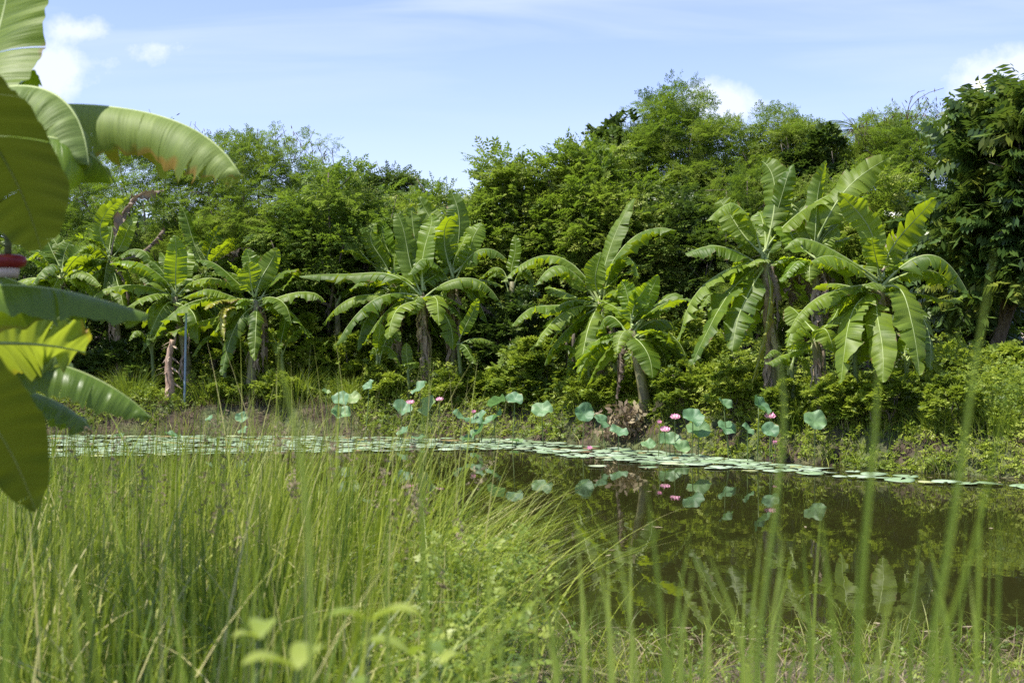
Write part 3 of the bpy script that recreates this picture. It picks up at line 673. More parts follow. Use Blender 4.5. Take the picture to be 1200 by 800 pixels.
# right clump
banana_plant('right clump banana plant whose long leaves hang in stripes to the left', (897, 305), 1.7, 906, [
    (912, 245, 928, 190, .3, dict(tear=.7, W=.22)), (868, 243, 827, 250, -.2, dict(droop=.8)), (845, 290, 801, 297, -.3, dict(droop=.7)), (836, 325, 797, 401, -.4, dict(droop=.5, tear=.6)), (850, 350, 812, 418, -.8, dict(droop=.3, tear=.7)),
    (872, 355, 857, 402, -1.0, Fl), (900, 365, 883, 446, -.7, dict(matk='banyel', W=.12, droop=1.1)), (862, 262, 843, 232, .5), (868, 280, 840, 262, .8), (945, 243, 988, 228, -.2, dict(tear=.6, droop=.7)),
    (908, 222, 893, 188, .6), (870, 340, 845, 345, .9), (880, 370, 868, 400, .4)], .10, dry=24)
banana_plant('right clump banana plant behind, with leaves reaching highest', (955, 305), 2.5, 962, [
    (957, 245, 968, 188, .1, dict(W=.2, tear=.2, droop=.7)), (990, 224, 1044, 184, -.1, dict(tear=.6, droop=.4)), (930, 280, 912, 262, .5, Br), (975, 270, 985, 240, .8), (932, 330, 925, 360, .7, De), (975, 330, 985, 365, .5, De), (940, 260, 925, 232, .7)], .09, dry=20)
banana_plant('rightmost banana plant with broad leaves hanging straight down', (1030, 335), 1.8, 1040, [
    (1056, 280, 1091, 231, .2, dict(tear=.6, droop=.35)), (1090, 300, 1140, 348, -.3, dict(droop=.7, tear=.6)), (1088, 318, 1126, 338, .2, dict(droop=.7)), (1095, 348, 1127, 347, .6, dict(W=.17)),
    (1064, 355, 1076, 434, -1.1, dict(W=.3, droop=.3, tear=.6)), (1078, 365, 1087, 432, -.6, dict(droop=.4)), (1031, 385, 1034, 448, -1.3, dict(W=.24, droop=.3)), (1000, 365, 983, 441, -1.0, dict(droop=.3, tear=.6)),
    (965, 345, 922, 389, -.4, dict(droop=.9)), (985, 302, 947, 309, -.8, dict(droop=.7)), (968, 288, 920, 287, -.2, dict(droop=.7)), (1014, 262, 985, 223, -.4, dict(tear=.4, W=.24)), (1026, 300, 1022, 278, -.6, dict(W=.2)),
    (1040, 298, 1052, 272, .7, De), (1012, 390, 1008, 425, .4)], .105, dry=10)
banana_plant('short dark banana plant between the two right stems', (955, 398), 1.3, 962, [
    (935, 380, 922, 408, -.5, dict(W=.26)), (930, 412, 897, 427, -.4, dict(W=.14)), (975, 375, 985, 352, .3), (965, 385, 978, 410, -.4), (940, 372, 925, 360, .5)], .085, dry=12)
for (px, py, off, h_, lb) in ((442, 415, 1.1, 30, 'low banana sucker at the left foot of the middle clump'), (690, 420, 1.0, 34, 'low banana sucker left of the pale leaning stem'), (722, 425, 1.4, 26, 'dark low sucker between the two central banana stems'),
        (928, 425, 1.0, 34, 'banana sucker left of the short dark banana plant'), (1002, 412, 1.3, 40, 'banana sucker under the left side of the rightmost banana plant'), (1062, 420, 1.5, 30, 'banana sucker under the right side of the rightmost banana plant'),
        (330, 410, 1.4, 34, 'banana sucker right of the yellow banana leaf'), (178, 400, 1.6, 36, 'banana sucker beside the broken dead stem'), (262, 402, 1.4, 32, 'banana sucker right of the thin grey pole'), (600, 330, 3.4, 46, 'banana plant half hidden in foliage between the two central clumps'),
        (860, 380, 2.4, 50, 'half hidden banana plant left of the right clump stems'), (395, 350, 2.8, 46, 'half hidden banana plant left of the middle clump')):
    lv = []
    for _ in range(7):
        aa = rng.uniform(-.3, pi+.3); ln = h_*rng.uniform(.7, 1.3); tx = px+ln*math.cos(aa); ty = py-h_*.5+h_*1.1*rng.random(); lv.append(((px+tx)/2, min(py, ty)-h_*.25, tx, ty, rng.uniform(-.4, .4), dict(W=.13+.0016*h_)))
    lv = lv[:5]+[(px+2, py-h_*.6, px+4, py-h_*1.2, 0, dict(matk='banbright', tear=.1, droop=.15, W=.16))]
    banana_plant(lb, (px, py), off, px, lv[:5]+lv[-1:] if h_ < 45 else lv, .05 if h_ < 45 else .08)
# left clump
banana_plant('left banana plant with the glowing upright new leaf', (205, 348), 1.7, 225, [
    (206, 312, 205, 276, -.2, dict(matk='banbright', W=.27, tear=.05, droop=.1)), (214, 318, 222, 291, .3, Br), (172, 312, 128, 309, -.4, dict(matk='banbright', droop=.7, tear=.5)), (242, 326, 286, 342, -.5, dict(droop=.7, tear=.7)),
    (162, 334, 104, 346, -.2, dict(droop=.8)), (190, 362, 176, 392, -.8), (225, 365, 232, 395, -.9), (185, 328, 160, 322, .8), (180, 345, 150, 360, -.9, dict(droop=.6)), (235, 350, 262, 366, .4)], .1, dry=14)
banana_plant('left banana plant with one yellow leaf among the green ones', (300, 352), 1.1, 290, [
    (294, 326, 287, 303, -.3), (311, 318, 324, 290, .2, dict(tear=.2)), (334, 334, 344, 312, .3, dict(matk='banbright', W=.1)), (264, 318, 229, 305, .2, dict(tear=.7)), (352, 342, 379, 354, -.2, dict(droop=.7)),
    (326, 350, 341, 377, -.7), (300, 380, 298, 422, -1., dict(tear=.75, W=.2, droop=.3)), (276, 382, 260, 441, -.8, dict(W=.22)), (260, 342, 212, 344, -.3, dict(droop=.7, tear=.6)), (258, 352, 240, 362, -.9, dict(matk='banyel', W=.16)),
    (262, 362, 264, 397, -.9, dict(matk='banyel', W=.15)), (238, 376, 188, 394, .2, dict(droop=.8)), (225, 354, 180, 398, -.4, dict(droop=.7)), (330, 320, 352, 325, .7), (270, 372, 245, 400, .5)], .1, dry=12)
banana_plant('leftmost far banana plant with dead brown leaves hanging above', (130, 305), 2.2, 140, [
    (146, 278, 160, 251, -.2, dict(matk='banbright', W=.2, tear=.1)), (118, 262, 148, 226, -.3, dict(tear=.7, W=.2)), (152, 240, 192, 224, .3, De), (170, 290, 196, 268, .2, De), (112, 288, 92, 292, -.5), (160, 292, 180, 320, -.6),
    (105, 325, 85, 355, -.4), (140, 340, 150, 375, -.8), (95, 300, 60, 318, .3), (120, 345, 118, 380, -.3)], .1, dry=10)
banana_plant('banana plant behind the left pair with pale backs of leaves', (243, 320), 2.8, 250, [
    (226, 275, 208, 240, .2, dict(W=.22, tear=.3)), (260, 295, 272, 278, -.2, dict(W=.28, tear=.3)), (285, 290, 303, 302, .2, De), (268, 320, 290, 335, -.5), (230, 300, 215, 290, .5), (215, 300, 200, 305, .5, De), (250, 350, 255, 385, -.5)], .09)
banana_plant('shaded banana plant showing between the close leaves at the left edge', (72, 325), 1.5, 70, [
    (50, 300, 30, 300, -.3), (60, 310, 38, 335, -.6), (90, 302, 112, 300, -.3), (95, 318, 118, 335, -.6), (75, 300, 82, 275, .2), (55, 280, 50, 262, .4), (70, 360, 66, 395, -.9), (90, 350, 100, 385, -.5), (48, 335, 20, 360, .3), (60, 300, 20, 285, .6)], .1, dry=10)

# ------------------------------------------------------------------ close banana plants, left edge
def fg_leaf(root, D0, pts=None, **k):
    (a, b, c_) = pts
    def q(p): return P(p[0], p[1], D0+(p[2] if len(p) > 2 else 0))
    return banana_leaf(root, q(a), q(b), q(c_), **{**dict(matk='bannear', n=90, ripple=.010), **k})
def fg_plant(label, px, D, ytop):
    bx = (px-CX)/FPX*D; bz = float(H(bx, D)); top = P(px+15, ytop, D); b = np.array([bx, D, bz-.1])
    root = empty('banana_plant', (bx, D, bz), label, 'banana plant', 'banana plants close by on the left')
    t = np.linspace(0, 1, 12); mb = MB(); mb.add(*tube_data(b+(top-b)*t[:, None], .12*(1.2-.5*t), 14)); link('stem', mb.mesh(True), M['stem'], root)
    return root
fa = fg_plant('close banana plant at the left edge with a long pale arching leaf and red blossom', -160, 6.4, 150)
fg_leaf(fa, 6.4, ((-145, 170), (95, 122, -.1), (270, 208, -.4)), W=.235, droop=1.1, tear=.32, ripple=.018, petiole=.12, matk='banpale', blunt=.2)
fg_leaf(fa, 6.0, ((-150, 190), (25, 100, -.1), (98, 196, -.3)), W=.24, droop=1.2, tear=.15, ripple=.02, petiole=.12, matk='banpale', blunt=.1)
fg_leaf(fa, 6.2, ((-150, 190), (20, 150, -.5), (142, 222, -.2)), W=.22, droop=.75, tear=.1, petiole=.15, matk='banbright')
fg_leaf(fa, 6.0, ((-90, 190), (-12, 60, .1), (22, -130, .3)), W=.24, droop=.3, tear=0, side=(.8, -.5, 0), petiole=.1, matk='ban')
fg_leaf(fa, 6.2, ((-60, 190), (5, 118), (40, 82, -.1)), W=.07, droop=.8, tear=.2, petiole=.3, side=(.4, .9, 0), matk='banbright')
fg_leaf(fa, 6.0, ((-150, 330), (-40, 318), (36, 338, -.3)), W=.16, droop=.9, tear=.1, petiole=.15)
fg_leaf(fa, 5.6, ((-150, 400), (-10, 400, -.4), (104, 415, -.3)), W=.2, droop=.2, tear=.1, roll=.75, petiole=.12, matk='banpale', side=(0, -1, 0), ripple=.03)
fg_leaf(fa, 5.4, ((-120, 410), (70, 428, .1), (171, 487, .1)), W=.155, droop=.95, tear=.1, petiole=.2)
fg_leaf(fa, 5.7, ((-140, 420), (20, 396, -.2), (98, 446, -.1)), W=.16, droop=.7, tear=.15, petiole=.15, matk='banpale')
fg_leaf(fa, 5.9, ((-150, 430), (20, 455, .1), (110, 505, .1)), W=.14, droop=.9, tear=.25, petiole=.2)
# blossom on its stalk
st = P(9, 225, 5.9); sb = P(9, 300, 5.9)
t_ = np.linspace(0, 1, 16); p_ = bez(P(-140, 200, 6.3), P(-25, 205, 6.0), sb, t_)
mb = MB(); mb.add(*tube_data(p_, .018+.006*np.sin(t_*60), 8))
fs = link('flower_stalk', mb.mesh(True), plain_mat('blossom_stalk', (.05, .06, .02), (.12, .13, .05), .7, 30, .5), fa)
th = np.linspace(0, 2*pi, 24, endpoint=False)
def ring(c_, rz): return [c_+np.array([math.cos(a)*r_*1.0, math.sin(a)*r_*.8, z_]) for (r_, z_) in rz for a in th]
rz = [(.01, .02), (.05, .026), (.072, .018), (.078, 0), (.07, -.022), (.05, -.03), (.02, -.026)]
v = np.array(ring(sb+np.array([0, 0, -.02]), rz)); f = [[a*24+b, a*24+(b+1) % 24, (a+1)*24+(b+1) % 24, (a+1)*24+b] for a in range(6) for b in range(24)]
bo = link('red_bract', qmesh(v, f, smooth=True), plain_mat('red_bract', (.14, .008, .012), (.24, .02, .02), .4, 20, .2), fa)
mb = MB()
for a in np.linspace(0, 2*pi, 22, endpoint=False):
    q0 = sb+np.array([math.cos(a)*.042, math.sin(a)*.035, -.045]); q1 = q0+np.array([-math.cos(a)*.008, 0, -.045])
    mb.add(*tube_data([q0, (q0+q1)/2, q1], [.007, .008, .005], 6))
link('florets', mb.mesh(True), plain_mat('florets', (.45, .36, .3), (.6, .5, .42), .6, 20, .1), fa)
fb = fg_plant('closest banana plant at the left edge with big dark drooping leaves', -330, 3.9, 260)
fg_leaf(fb, 4.6, matk='banshade', pts=((-170, 70, -.9), (-28, 138, -.2), (50, 298, .5)), W=.18, droop=.2, tear=0, petiole=.2, side=(.9, -.1, .3))
fg_leaf(fb, 4.5, ((-330, 400, -.4), (-60, 342, 0), (173, 366, .2)), W=.155, droop=1.0, tear=.03, petiole=.2)
fg_leaf(fb, 3.6, matk='banshade', pts=((-230, 360, -.8), (-50, 450, -.2), (46, 612, .4)), W=.12, droop=.2, tear=0, petiole=.2, side=(.9, -.1, .4))

# ------------------------------------------------------------------ grass, reeds, ground cover
def blades(x, y, z0, h, lean, az, wd, rv, seg=5, curl=1.0, z_at=None):
    """ribbons: (n) arrays"""
    n = len(x); t = np.linspace(0, 1, seg+1)[None]
    dx = np.cos(az)[:, None]; dy = np.sin(az)[:, None]
    off = lean[:, None]*h[:, None]*(t**1.0*.35+.65*t**2.2*curl)
    zz = z0[:, None]+h[:, None]*(t-.28*np.abs(lean)[:, None]*t**2.4)
    X_ = x[:, None]+dx*off; Y_ = y[:, None]+dy*off
    fa_ = rng.uniform(0, pi, n)[:, None]; wx_ = np.cos(fa_); wy_ = np.sin(fa_)
    ww = wd[:, None]*.5*np.clip(1.02-t**2.2, .05, 1)
    A = np.stack([X_-wx_*ww, Y_-wy_*ww, zz], -1); B_ = np.stack([X_+wx_*ww, Y_+wy_*ww, zz], -1)
    v = np.stack([A, B_], 2).reshape(n, -1, 3)      # (n, 2*(seg+1), 3)
    k = 2*(seg+1); i_ = np.arange(seg)*2
    f = np.stack([i_, i_+1, i_+3, i_+2], -1)[None]+(np.arange(n)*k)[:, None, None]
    return v.reshape(-1, 3), f.reshape(-1, 4), np.repeat(rv, k)
def grass_obj(name, parts, matk, label, cat, kind='stuff'):
    V, Fs, Rr, n0 = [], [], [], 0
    for v, f, r in parts: V.append(v); Fs.append(f+n0); Rr.append(r); n0 += len(v)
    return tag(link(name, qmesh(np.concatenate(V), np.concatenate(Fs), np.concatenate(Rr)), M[matk]), label, cat, kind=kind)
def scat(n, x0, x1, y0, y1, cond):
    x = rng.uniform(x0, x1, n); y = rng.uniform(y0, y1, n); k = cond(x, y); return x[k], y[k]
def pxx(x, y): return x/y*FPX+CX
# tall grass of the near bank
parts = []
x, y = scat(40000, -6, 1.2, 2.6, 12.6, lambda x, y: (pxx(x, y) > -60) & (y < near_s(x)+.4) & (pxx(x, y) < 590+8*vnoise(x, y, 2)) & ((pxx(x, y) < 420) | (rng.random(len(x)) < .45)))
clump = vnoise(x, y, 2.6, 3)
kd = rng.random(len(x)) < np.clip(.7+.8*vnoise(x, y, 4.1, 11)+.3*clump, .06, 1)
x, y, clump = x[kd], y[kd], clump[kd]; n_ = len(x)
h = np.clip(.92+.26*clump+rng.normal(0, .24, n_), .25, 1.55)*np.interp(pxx(x, y), [0, 330, 480, 600], [1.0, 1.0, .75, .5])
az = rng.uniform(0, 2*pi, n_); lean = np.minimum(rng.exponential(.24, n_), 1.3)
tl = .6*np.sin(x*3.1+y*1.3)+.5*np.sin(y*2.7-x)                    # neighbouring tufts lean their own way
az = np.where(rng.random(n_) < .45, tl*2+rng.normal(0, .5, n_), az)
wdv = np.where(rng.random(n_) < .12, rng.uniform(.018, .028, n_), rng.uniform(.008, .016, n_))
val = np.clip(.36+.25*clump+rng.normal(0, .28, n_), -.1, 1); val = np.where(rng.random(n_) < .06, 1.45, val)
parts.append(blades(x, y, H(x, y)-.05, h, lean, az, wdv, val, seg=6))
# bent and broken stems lying across
xb, yb = scat(2500, -5, .6, 3, 11.5, lambda x, y: (pxx(x, y) > -60) & (y < near_s(x)) & (pxx(x, y) < 560)); nb_ = len(xb)
parts.append(blades(xb, yb, H(xb, yb)+rng.uniform(.1, .6, nb_), rng.uniform(.2, .5, nb_), rng.uniform(1.2, 3.2, nb_), rng.uniform(0, 6.3, nb_), rng.uniform(.005, .01, nb_), rng.uniform(.5, 1.5, nb_), seg=5))
# promontory tuft arching to the right over the water
cx_, cy_ = -.55, 8.6
n = 520; a = rng.normal(0, .5, n); x = cx_+rng.normal(0, .28, n); y = cy_+rng.normal(0, .45, n)
parts.append(blades(x, y, H(x, y)-.05, rng.uniform(.8, 1.35, n), rng.uniform(.2, 1.0, n), a, rng.uniform(.008, .014, n), rng.uniform(.45, 1.0, n), seg=8))
n = 420; x = -1.3+rng.normal(0, .35, n); y = 8.2+rng.normal(0, .6, n)
parts.append(blades(x, y, H(x, y)-.05, rng.uniform(.9, 1.6, n), rng.uniform(.02, .4, n), rng.uniform(-1.2, 1.2, n), rng.uniform(.007, .013, n), rng.uniform(.4, 1.0, n), seg=8))
n = 80; px_ = rng.uniform(280, 560, n); y = rng.uniform(7.4, 9.6, n); x = (px_-CX)/FPX*y; q_ = y < near_s(x); x, y = x[q_], y[q_]; n = len(x)
parts.append(blades(x, y, H(x, y)-.05, rng.uniform(1.3, 1.95, n), rng.uniform(.02, .3, n), rng.uniform(0, 6.3, n), rng.uniform(.006, .012, n), rng.uniform(.5, 1.1, n), seg=8))
seeds = []
for _ in range(90):
    yy = rng.uniform(4.5, 10); pxs = rng.uniform(20, 560); xx = (pxs-CX)/FPX*yy
    if yy > near_s(xx): continue
    hh = rng.uniform(.9, 1.35); a_ = rng.uniform(0, 6.3); tp_ = np.array([xx+.2*math.cos(a_), yy+.2*math.sin(a_), float(H(xx, yy))+hh])
    seeds.append(tp_)
    vv, ff, rr_ = blades(np.array([xx]), np.array([yy]), np.array([float(H(xx, yy))]), np.array([hh/.96]), np.array([.2/hh]), np.array([a_]), np.array([.006]), np.array([.6]), seg=6); parts.append((vv, ff, rr_))
grass_obj('tall_grass', parts, 'grass', 'tall rushes and grass covering the near bank on the left', 'grass')
S_ = np.repeat(np.array(seeds), 16, 0); S_ = S_+rng.normal(0, 1, S_.shape)*[.012, .012, .035]
v, r = place_sprigs([TPL['weedy'][0][:2]], S_, norm(rng.standard_normal(S_.shape)+[0, 0, .8]), norm(rng.standard_normal(S_.shape)), rng.uniform(.015, .035, len(S_)), rng.uniform(.3, 1, len(S_)))
tag(link('grass_seed_heads', foliage_mesh(v, r), M['straw']), 'brown seed heads standing in the tall grass on the left', 'seed heads', kind='stuff')
# sparse emergent grass and straw at the right waterline
parts = []
x, y = scat(9000, .1, 4.6, 7.2, 10.9, lambda x, y: (rng.random(len(x)) < np.clip(1.15-.55*(y-near_s(x)+.4), 0, 1)*np.clip(.35+.9*vnoise(x, y, 2.2, 7), .05, 1)) & (pxx(x, y) > 560))
parts.append(blades(x, y, np.maximum(H(x, y), -.05)-.03, rng.uniform(.1, .42, len(x)), rng.uniform(.1, 1.1, len(x)), rng.uniform(0, 2*pi, len(x)), rng.uniform(.004, .01, len(x)), rng.uniform(.2, 1., len(x)), seg=5))
grass_obj('waterside_grass', parts, 'grass', 'short tangled grass along the near water edge on the right', 'grass')
parts = []
x, y = scat(1500, -.3, 4.6, 7.4, 10.2, lambda x, y: y < near_s(x)+.7)
parts.append(blades(x, y, np.maximum(H(x, y), 0)+.01, rng.uniform(.1, .3, len(x)), rng.uniform(.8, 2.5, len(x)), rng.uniform(0, 2*pi, len(x)), rng.uniform(.004, .009, len(x)), rng.uniform(.2, 1., len(x)), seg=4))
x, y = scat(60000, -12, 9, 21.5, 34.5, lambda x, y: (y > far_s(x)-.15) & (y < far_s(x)+1.1) & (rng.random(len(x)) < np.interp(pxx(x, y), [150, 400, 450, 660, 700, 800, 850], [1, 1, .3, .3, .8, .6, .3])))
parts.append(blades(x, y, H(x, y)-.02, rng.uniform(.08, .36, len(x)), rng.uniform(.3, 1.8, len(x)), rng.uniform(-3.1, .1, len(x)), rng.uniform(.008, .016, len(x)), rng.uniform(.1, 1., len(x)), seg=3))
grass_obj('dry_straw', parts, 'straw', 'dry brown straw and dead stems on both water edges', 'straw')
# far bank grass
parts = []
dens = lambda x, y: np.clip(np.interp(pxx(x, y), [50, 300, 420, 620, 760, 900, 1000, 1200], [.12, .25, .6, .6, .5, .8, 1, 1])+.5*vnoise(x, y, 1.8, 8), .03, 1)
x, y = scat(60000, -13, 10, 21.5, 36, lambda x, y: (y > far_s(x)-.1) & (y < far_s(x)+3.2) & (rng.random(len(x)) < dens(x, y)))
dd = y-far_s(x)
parts.append(blades(x, y, H(x, y)-.03, rng.uniform(.12, .5, len(x))*(1+.5*vnoise(x, y, 1.3, 2)), rng.uniform(.1, .9, len(x)), rng.uniform(0, 2*pi, len(x)), rng.uniform(.010, .02, len(x)), np.clip(rng.normal(.55, .25, len(x)), 0, 1.1), seg=4))
grass_obj('far_bank_grass', parts, 'grass', 'short grass growing over the far bank', 'grass')
# leafy ground cover on the far bank
n = 120000
x, y = scat(n, -13, 10, 21.5, 36, lambda x, y: (y > far_s(x)+np.interp(pxx(x, y), [180, 220, 400, 430, 680, 700, 790, 830], [.1, .7, .7, .0, .0, .4, .4, -.05])+.25*vnoise(x, y, 1.7, 3)) & (y < far_s(x)+3.6))
k_ = len(x); md = np.clip(.55+.8*vnoise(x, y, 1.4, 6), .28, 1.2)
z = H(x, y)+rng.random(k_)**.7*md*(.45+.75*sm(.4, 1.5, y-far_s(x)))
v, r = place_sprigs(TPL['weedy'], np.stack([x, y, z], -1), norm(rng.standard_normal((k_, 3))*[1, 1, .5]), norm(rng.standard_normal((k_, 3))*.5+[0, -.2, 1]), rng.uniform(.06, .13, k_), np.clip(.5+.3*vnoise(x, y, .9, 9)+rng.normal(0, .15, k_), 0, 1))
tag(link('ground_cover', foliage_mesh(v, r), M['shrub']), 'light green leafy creepers and weeds carpeting the far bank', 'ground cover', kind='stuff')
n = 30000
x, y = scat(n, -15, 12, 21.5, 42, lambda x, y: (y > far_s(x)+2.3) & (y < far_s(x)+6.5) & (rng.random(len(x)) < .55+.5*vnoise(x, y, 1.1, 4)))
k_ = len(x); z = H(x, y)+rng.random(k_)**.8*(1.25+.5*vnoise(x, y*0, 1.2, 3))*sm(1.6, 3.6, y-far_s(x))
v, r = place_sprigs(TPL['weedy'], np.stack([x, y, z], -1), norm(rng.standard_normal((k_, 3))*[1, 1, .5]), norm(rng.standard_normal((k_, 3))*.5+[0, -.3, 1]), rng.uniform(.10, .2, k_), np.clip(.5+.3*vnoise(x, y, .9, 9)+rng.normal(0, .15, k_), 0, 1))
tag(link('undergrowth', foliage_mesh(v, r), M['shrub']), 'waist high tangled leafy undergrowth between the banana plants and trees', 'undergrowth', kind='stuff')
# leafy weeds of the near bank, middle
n = 34000
x, y = scat(n, -2.4, 1.2, 2.6, 9.6, lambda x, y: (rng.random(len(x)) < sm(330, 470, pxx(x, y)+60*vnoise(x, y, 2, 2))*(1-sm(500, 680, pxx(x, y)+50*vnoise(x, y, 3, 5)))*(.22+1.15*vnoise(x, y, 3.3, 2))) & (y < near_s(x)))
k_ = len(x); z = H(x, y)+rng.random(k_)**.8*(.72+.35*vnoise(x, y, 2.4, 1))*np.interp(y, [3, 6, 9], [.85, 1, .9])
v, r = place_sprigs(TPL['weedy'], np.stack([x, y, z], -1), norm(rng.standard_normal((k_, 3))*[1, 1, .6]), norm(rng.standard_normal((k_, 3))*.5+[0, -.1, 1]), rng.uniform(.035, .08, k_), rng.uniform(.2, 1.05, k_))
n2_ = 1500; x2, y2 = scat(n2_*3, .2, 4.5, 7.3, 10.3, lambda x, y: (rng.random(len(x)) < .25+.5*vnoise(x, y, 2.4, 3)) & (y < near_s(x)+.5))
k2 = len(x2); v2, r2 = place_sprigs(TPL['weedy'], np.stack([x2, y2, np.maximum(H(x2, y2), 0)+rng.random(k2)*.22], -1), norm(rng.standard_normal((k2, 3))*[1, 1, .6]), norm(rng.standard_normal((k2, 3))*.5+[0, 0, 1]), rng.uniform(.025, .06, k2), rng.uniform(.1, .9, k2))
tag(link('leafy_weeds', foliage_mesh(np.concatenate([v, v2]), np.concatenate([r, r2])), M['weed']), 'bright leafy weeds among the grass on the near bank', 'weeds', kind='stuff')

# ------------------------------------------------------------------ single reeds close to the lens
def reed(pts, D, wd, label, straw=False):
    """pts: pixel polyline bottom to tip"""
    q = [P(a, b, D) for a, b in pts]
    # continue down to the ground
    b0 = q[0]; dirn = q[0]-q[1]; gx_ = b0[0]+dirn[0]*.15; gz = float(H(gx_, D)); base = np.array([gx_, D+.02, gz])
    ctrl = np.array([base]+q); tt = np.linspace(0, 1, 30); s = np.linspace(0, 1, len(ctrl))
    p = np.stack([np.interp(tt, s, ctrl[:, k]) for k in range(3)], -1)
    for _ in range(6): p[1:-1] = (p[:-2]+2*p[1:-1]+p[2:])/4
    p = p-base
    root_mesh = []
    T_ = norm(np.gradient(p, axis=0)); a = rng.uniform(-.5, .5); wd = wd*.85; S = norm(np.cross(T_, [math.sin(a), math.cos(a), 0])); Nn = np.cross(T_, S)
    ww = wd*.5*np.clip(1.03-tt**3, .06, 1)[:, None]
    v = np.concatenate([p-S*ww+Nn*ww*.35, p, p+S*ww+Nn*ww*.35]); n_ = 30; f = []
    for i_ in range(n_-1): f += [[i_, i_+1, n_+i_+1, n_+i_], [n_+i_, n_+i_+1, 2*n_+i_+1, 2*n_+i_]]
    me = qmesh(v, f, np.full(len(v), rng.uniform(.3, .8)), smooth=True, world=False)
    o = link('reed_blade', me, M['reed']); o.location = base.tolist()
    return tag(o, label, 'reed', 'blurred reed blades close to the camera')
RE = [([(880, 800), (903, 640), (922, 480), (905, 380)], 1.7, .010, 'blurred green blade crossing the leftmost of the right banana stems'),
      ([(985, 800), (972, 700), (960, 590)], 1.7, .009, 'short blurred blade left of the middle of the dark water'),
      ([(1002, 800), (1012, 640), (1026, 500), (1030, 380)], 1.6, .010, 'blurred pale blade in front of the rightmost banana plant'),
      ([(1080, 800), (1112, 640), (1140, 440), (1166, 290)], 1.5, .010, 'tallest blurred blade, its tip over the glossy tree'),
      ([(1090, 780), (1130, 680), (1160, 560), (1182, 450)], 1.6, .009, 'blurred blade leaning right toward the right edge'),
      ([(1144, 800), (1147, 680), (1150, 545)], 1.9, .008, 'pale upright blade, left one of the two near the right edge'),
      ([(1166, 800), (1170, 690), (1172, 590)], 1.9, .009, 'pale upright blade nearest the right edge'),
      ([(1022, 800), (1035, 740), (1046, 680)], 1.8, .007, 'short leaning blade between two tall blurred ones on the right'),
      ([(1112, 800), (1105, 720), (1080, 660)], 2.3, .006, 'short blade curving left at the lower right'),
      ([(780, 800), (772, 690), (757, 560)], 2.0, .009, 'blurred olive blade standing over the reflected pink flowers'),
      ([(748, 800), (735, 700), (716, 610)], 2.1, .008, 'blurred blade leaning left in the middle of the water'),
      ([(612, 800), (614, 720), (613, 640)], 2.2, .007, 'upright pale blade right of the leafy weeds'),
      ([(586, 800), (590, 720), (590, 645)], 2.2, .006, 'thin blade just left of the upright pale blade'),
      ([(655, 800), (656, 760), (655, 700)], 2.2, .006, 'short upright blade at the bottom of the water'),
      ([(505, 800), (497, 680), (492, 540), (500, 440)], 2.1, .009, 'long blurred blade in front of the middle banana stem'),
      ([(455, 800), (452, 680), (458, 560)], 2.3, .008, 'blurred blade among the leafy weeds at the middle'),
      ([(365, 640), (350, 520), (322, 400)], 1.7, .008, 'blurred blade leaning left under the yellow banana leaf'),
      ([(95, 800), (85, 700), (68, 580)], 2.0, .008, 'blurred blade right of the dark close leaf'),
      ([(8, 800), (8, 730), (3, 640)], 1.7, .010, 'wide blurred blade at the lower left corner'),
      ([(215, 800), (205, 690), (180, 590)], 2.3, .007, 'blurred blade leaning left over the left grass'),
      ([(905, 800), (915, 700), (913, 590)], 2.1, .007, 'second blurred blade beside the one crossing the banana stem'),
      ([(830, 800), (832, 740), (815, 640)], 2.3, .006, 'thin blurred blade left of the dark water centre')]
for pts, D, wd, lb in RE: reed(pts, D, wd, lb)
for k in range(46):
    px = rng.uniform(560, 1195); h_ = rng.uniform(50, 210); dx = rng.normal(0, 22)
    reed([(px, 800), (px+dx*.35, 800-h_*.5), (px+dx, 800-h_)], rng.uniform(2.1, 4.2), rng.uniform(.006, .011), 'one of the many thin soft green blades rising over the water at lower right')
def leafy_stem(px, ytop, D, n, ll, label):
    x0 = (px-CX)/FPX*D; z0 = float(H(x0, D)); tp = P(px, ytop, D)-np.array([x0, D, z0]); t_ = np.linspace(0, 1, 14)
    root = empty('leafy_weed', (x0, D, z0), label, 'weed', 'tall leafy weeds close to the camera')
    p = tp*t_[:, None]+np.stack([.03*np.sin(t_*4+px), .03*np.cos(t_*5)-.03, t_*0], -1)
    v, f = tube_data(p, .004-.002*t_, 6); o = link('stem', qmesh(v, f, smooth=True, world=False), M['greenstem']); o.parent = root
    for k in range(n):
        a = p[13-int(k*.9)] if k < 12 else p[2]; az = k*2.4+px; L_ = ll*rng.uniform(.6, 1.1); u = np.linspace(0, 1, 9)
        d = np.array([math.cos(az), math.sin(az), 0]); c_ = a+d*(L_*u)[:, None]+np.array([0, 0, 1.])*(L_*(.75*u-.55*u*u))[:, None]
        sd = np.cross(d, [0, 0, 1.]); w_ = (L_*.3*np.sin(pi*np.clip(u*.93+.05, 0, 1))**.8)[:, None]
        up = np.array([0, 0, 1.])*w_*.35
        vv = np.concatenate([c_-sd*w_+up, c_, c_+sd*w_+up]); ff = [[b, b+1, 9+b+1, 9+b] for b in range(8)]+[[9+b, 9+b+1, 18+b+1, 18+b] for b in range(8)]
        o = link('leaf', qmesh(vv, ff, np.full(27, rng.uniform(.4, 1)), smooth=True, world=False), M['weed']); o.parent = root
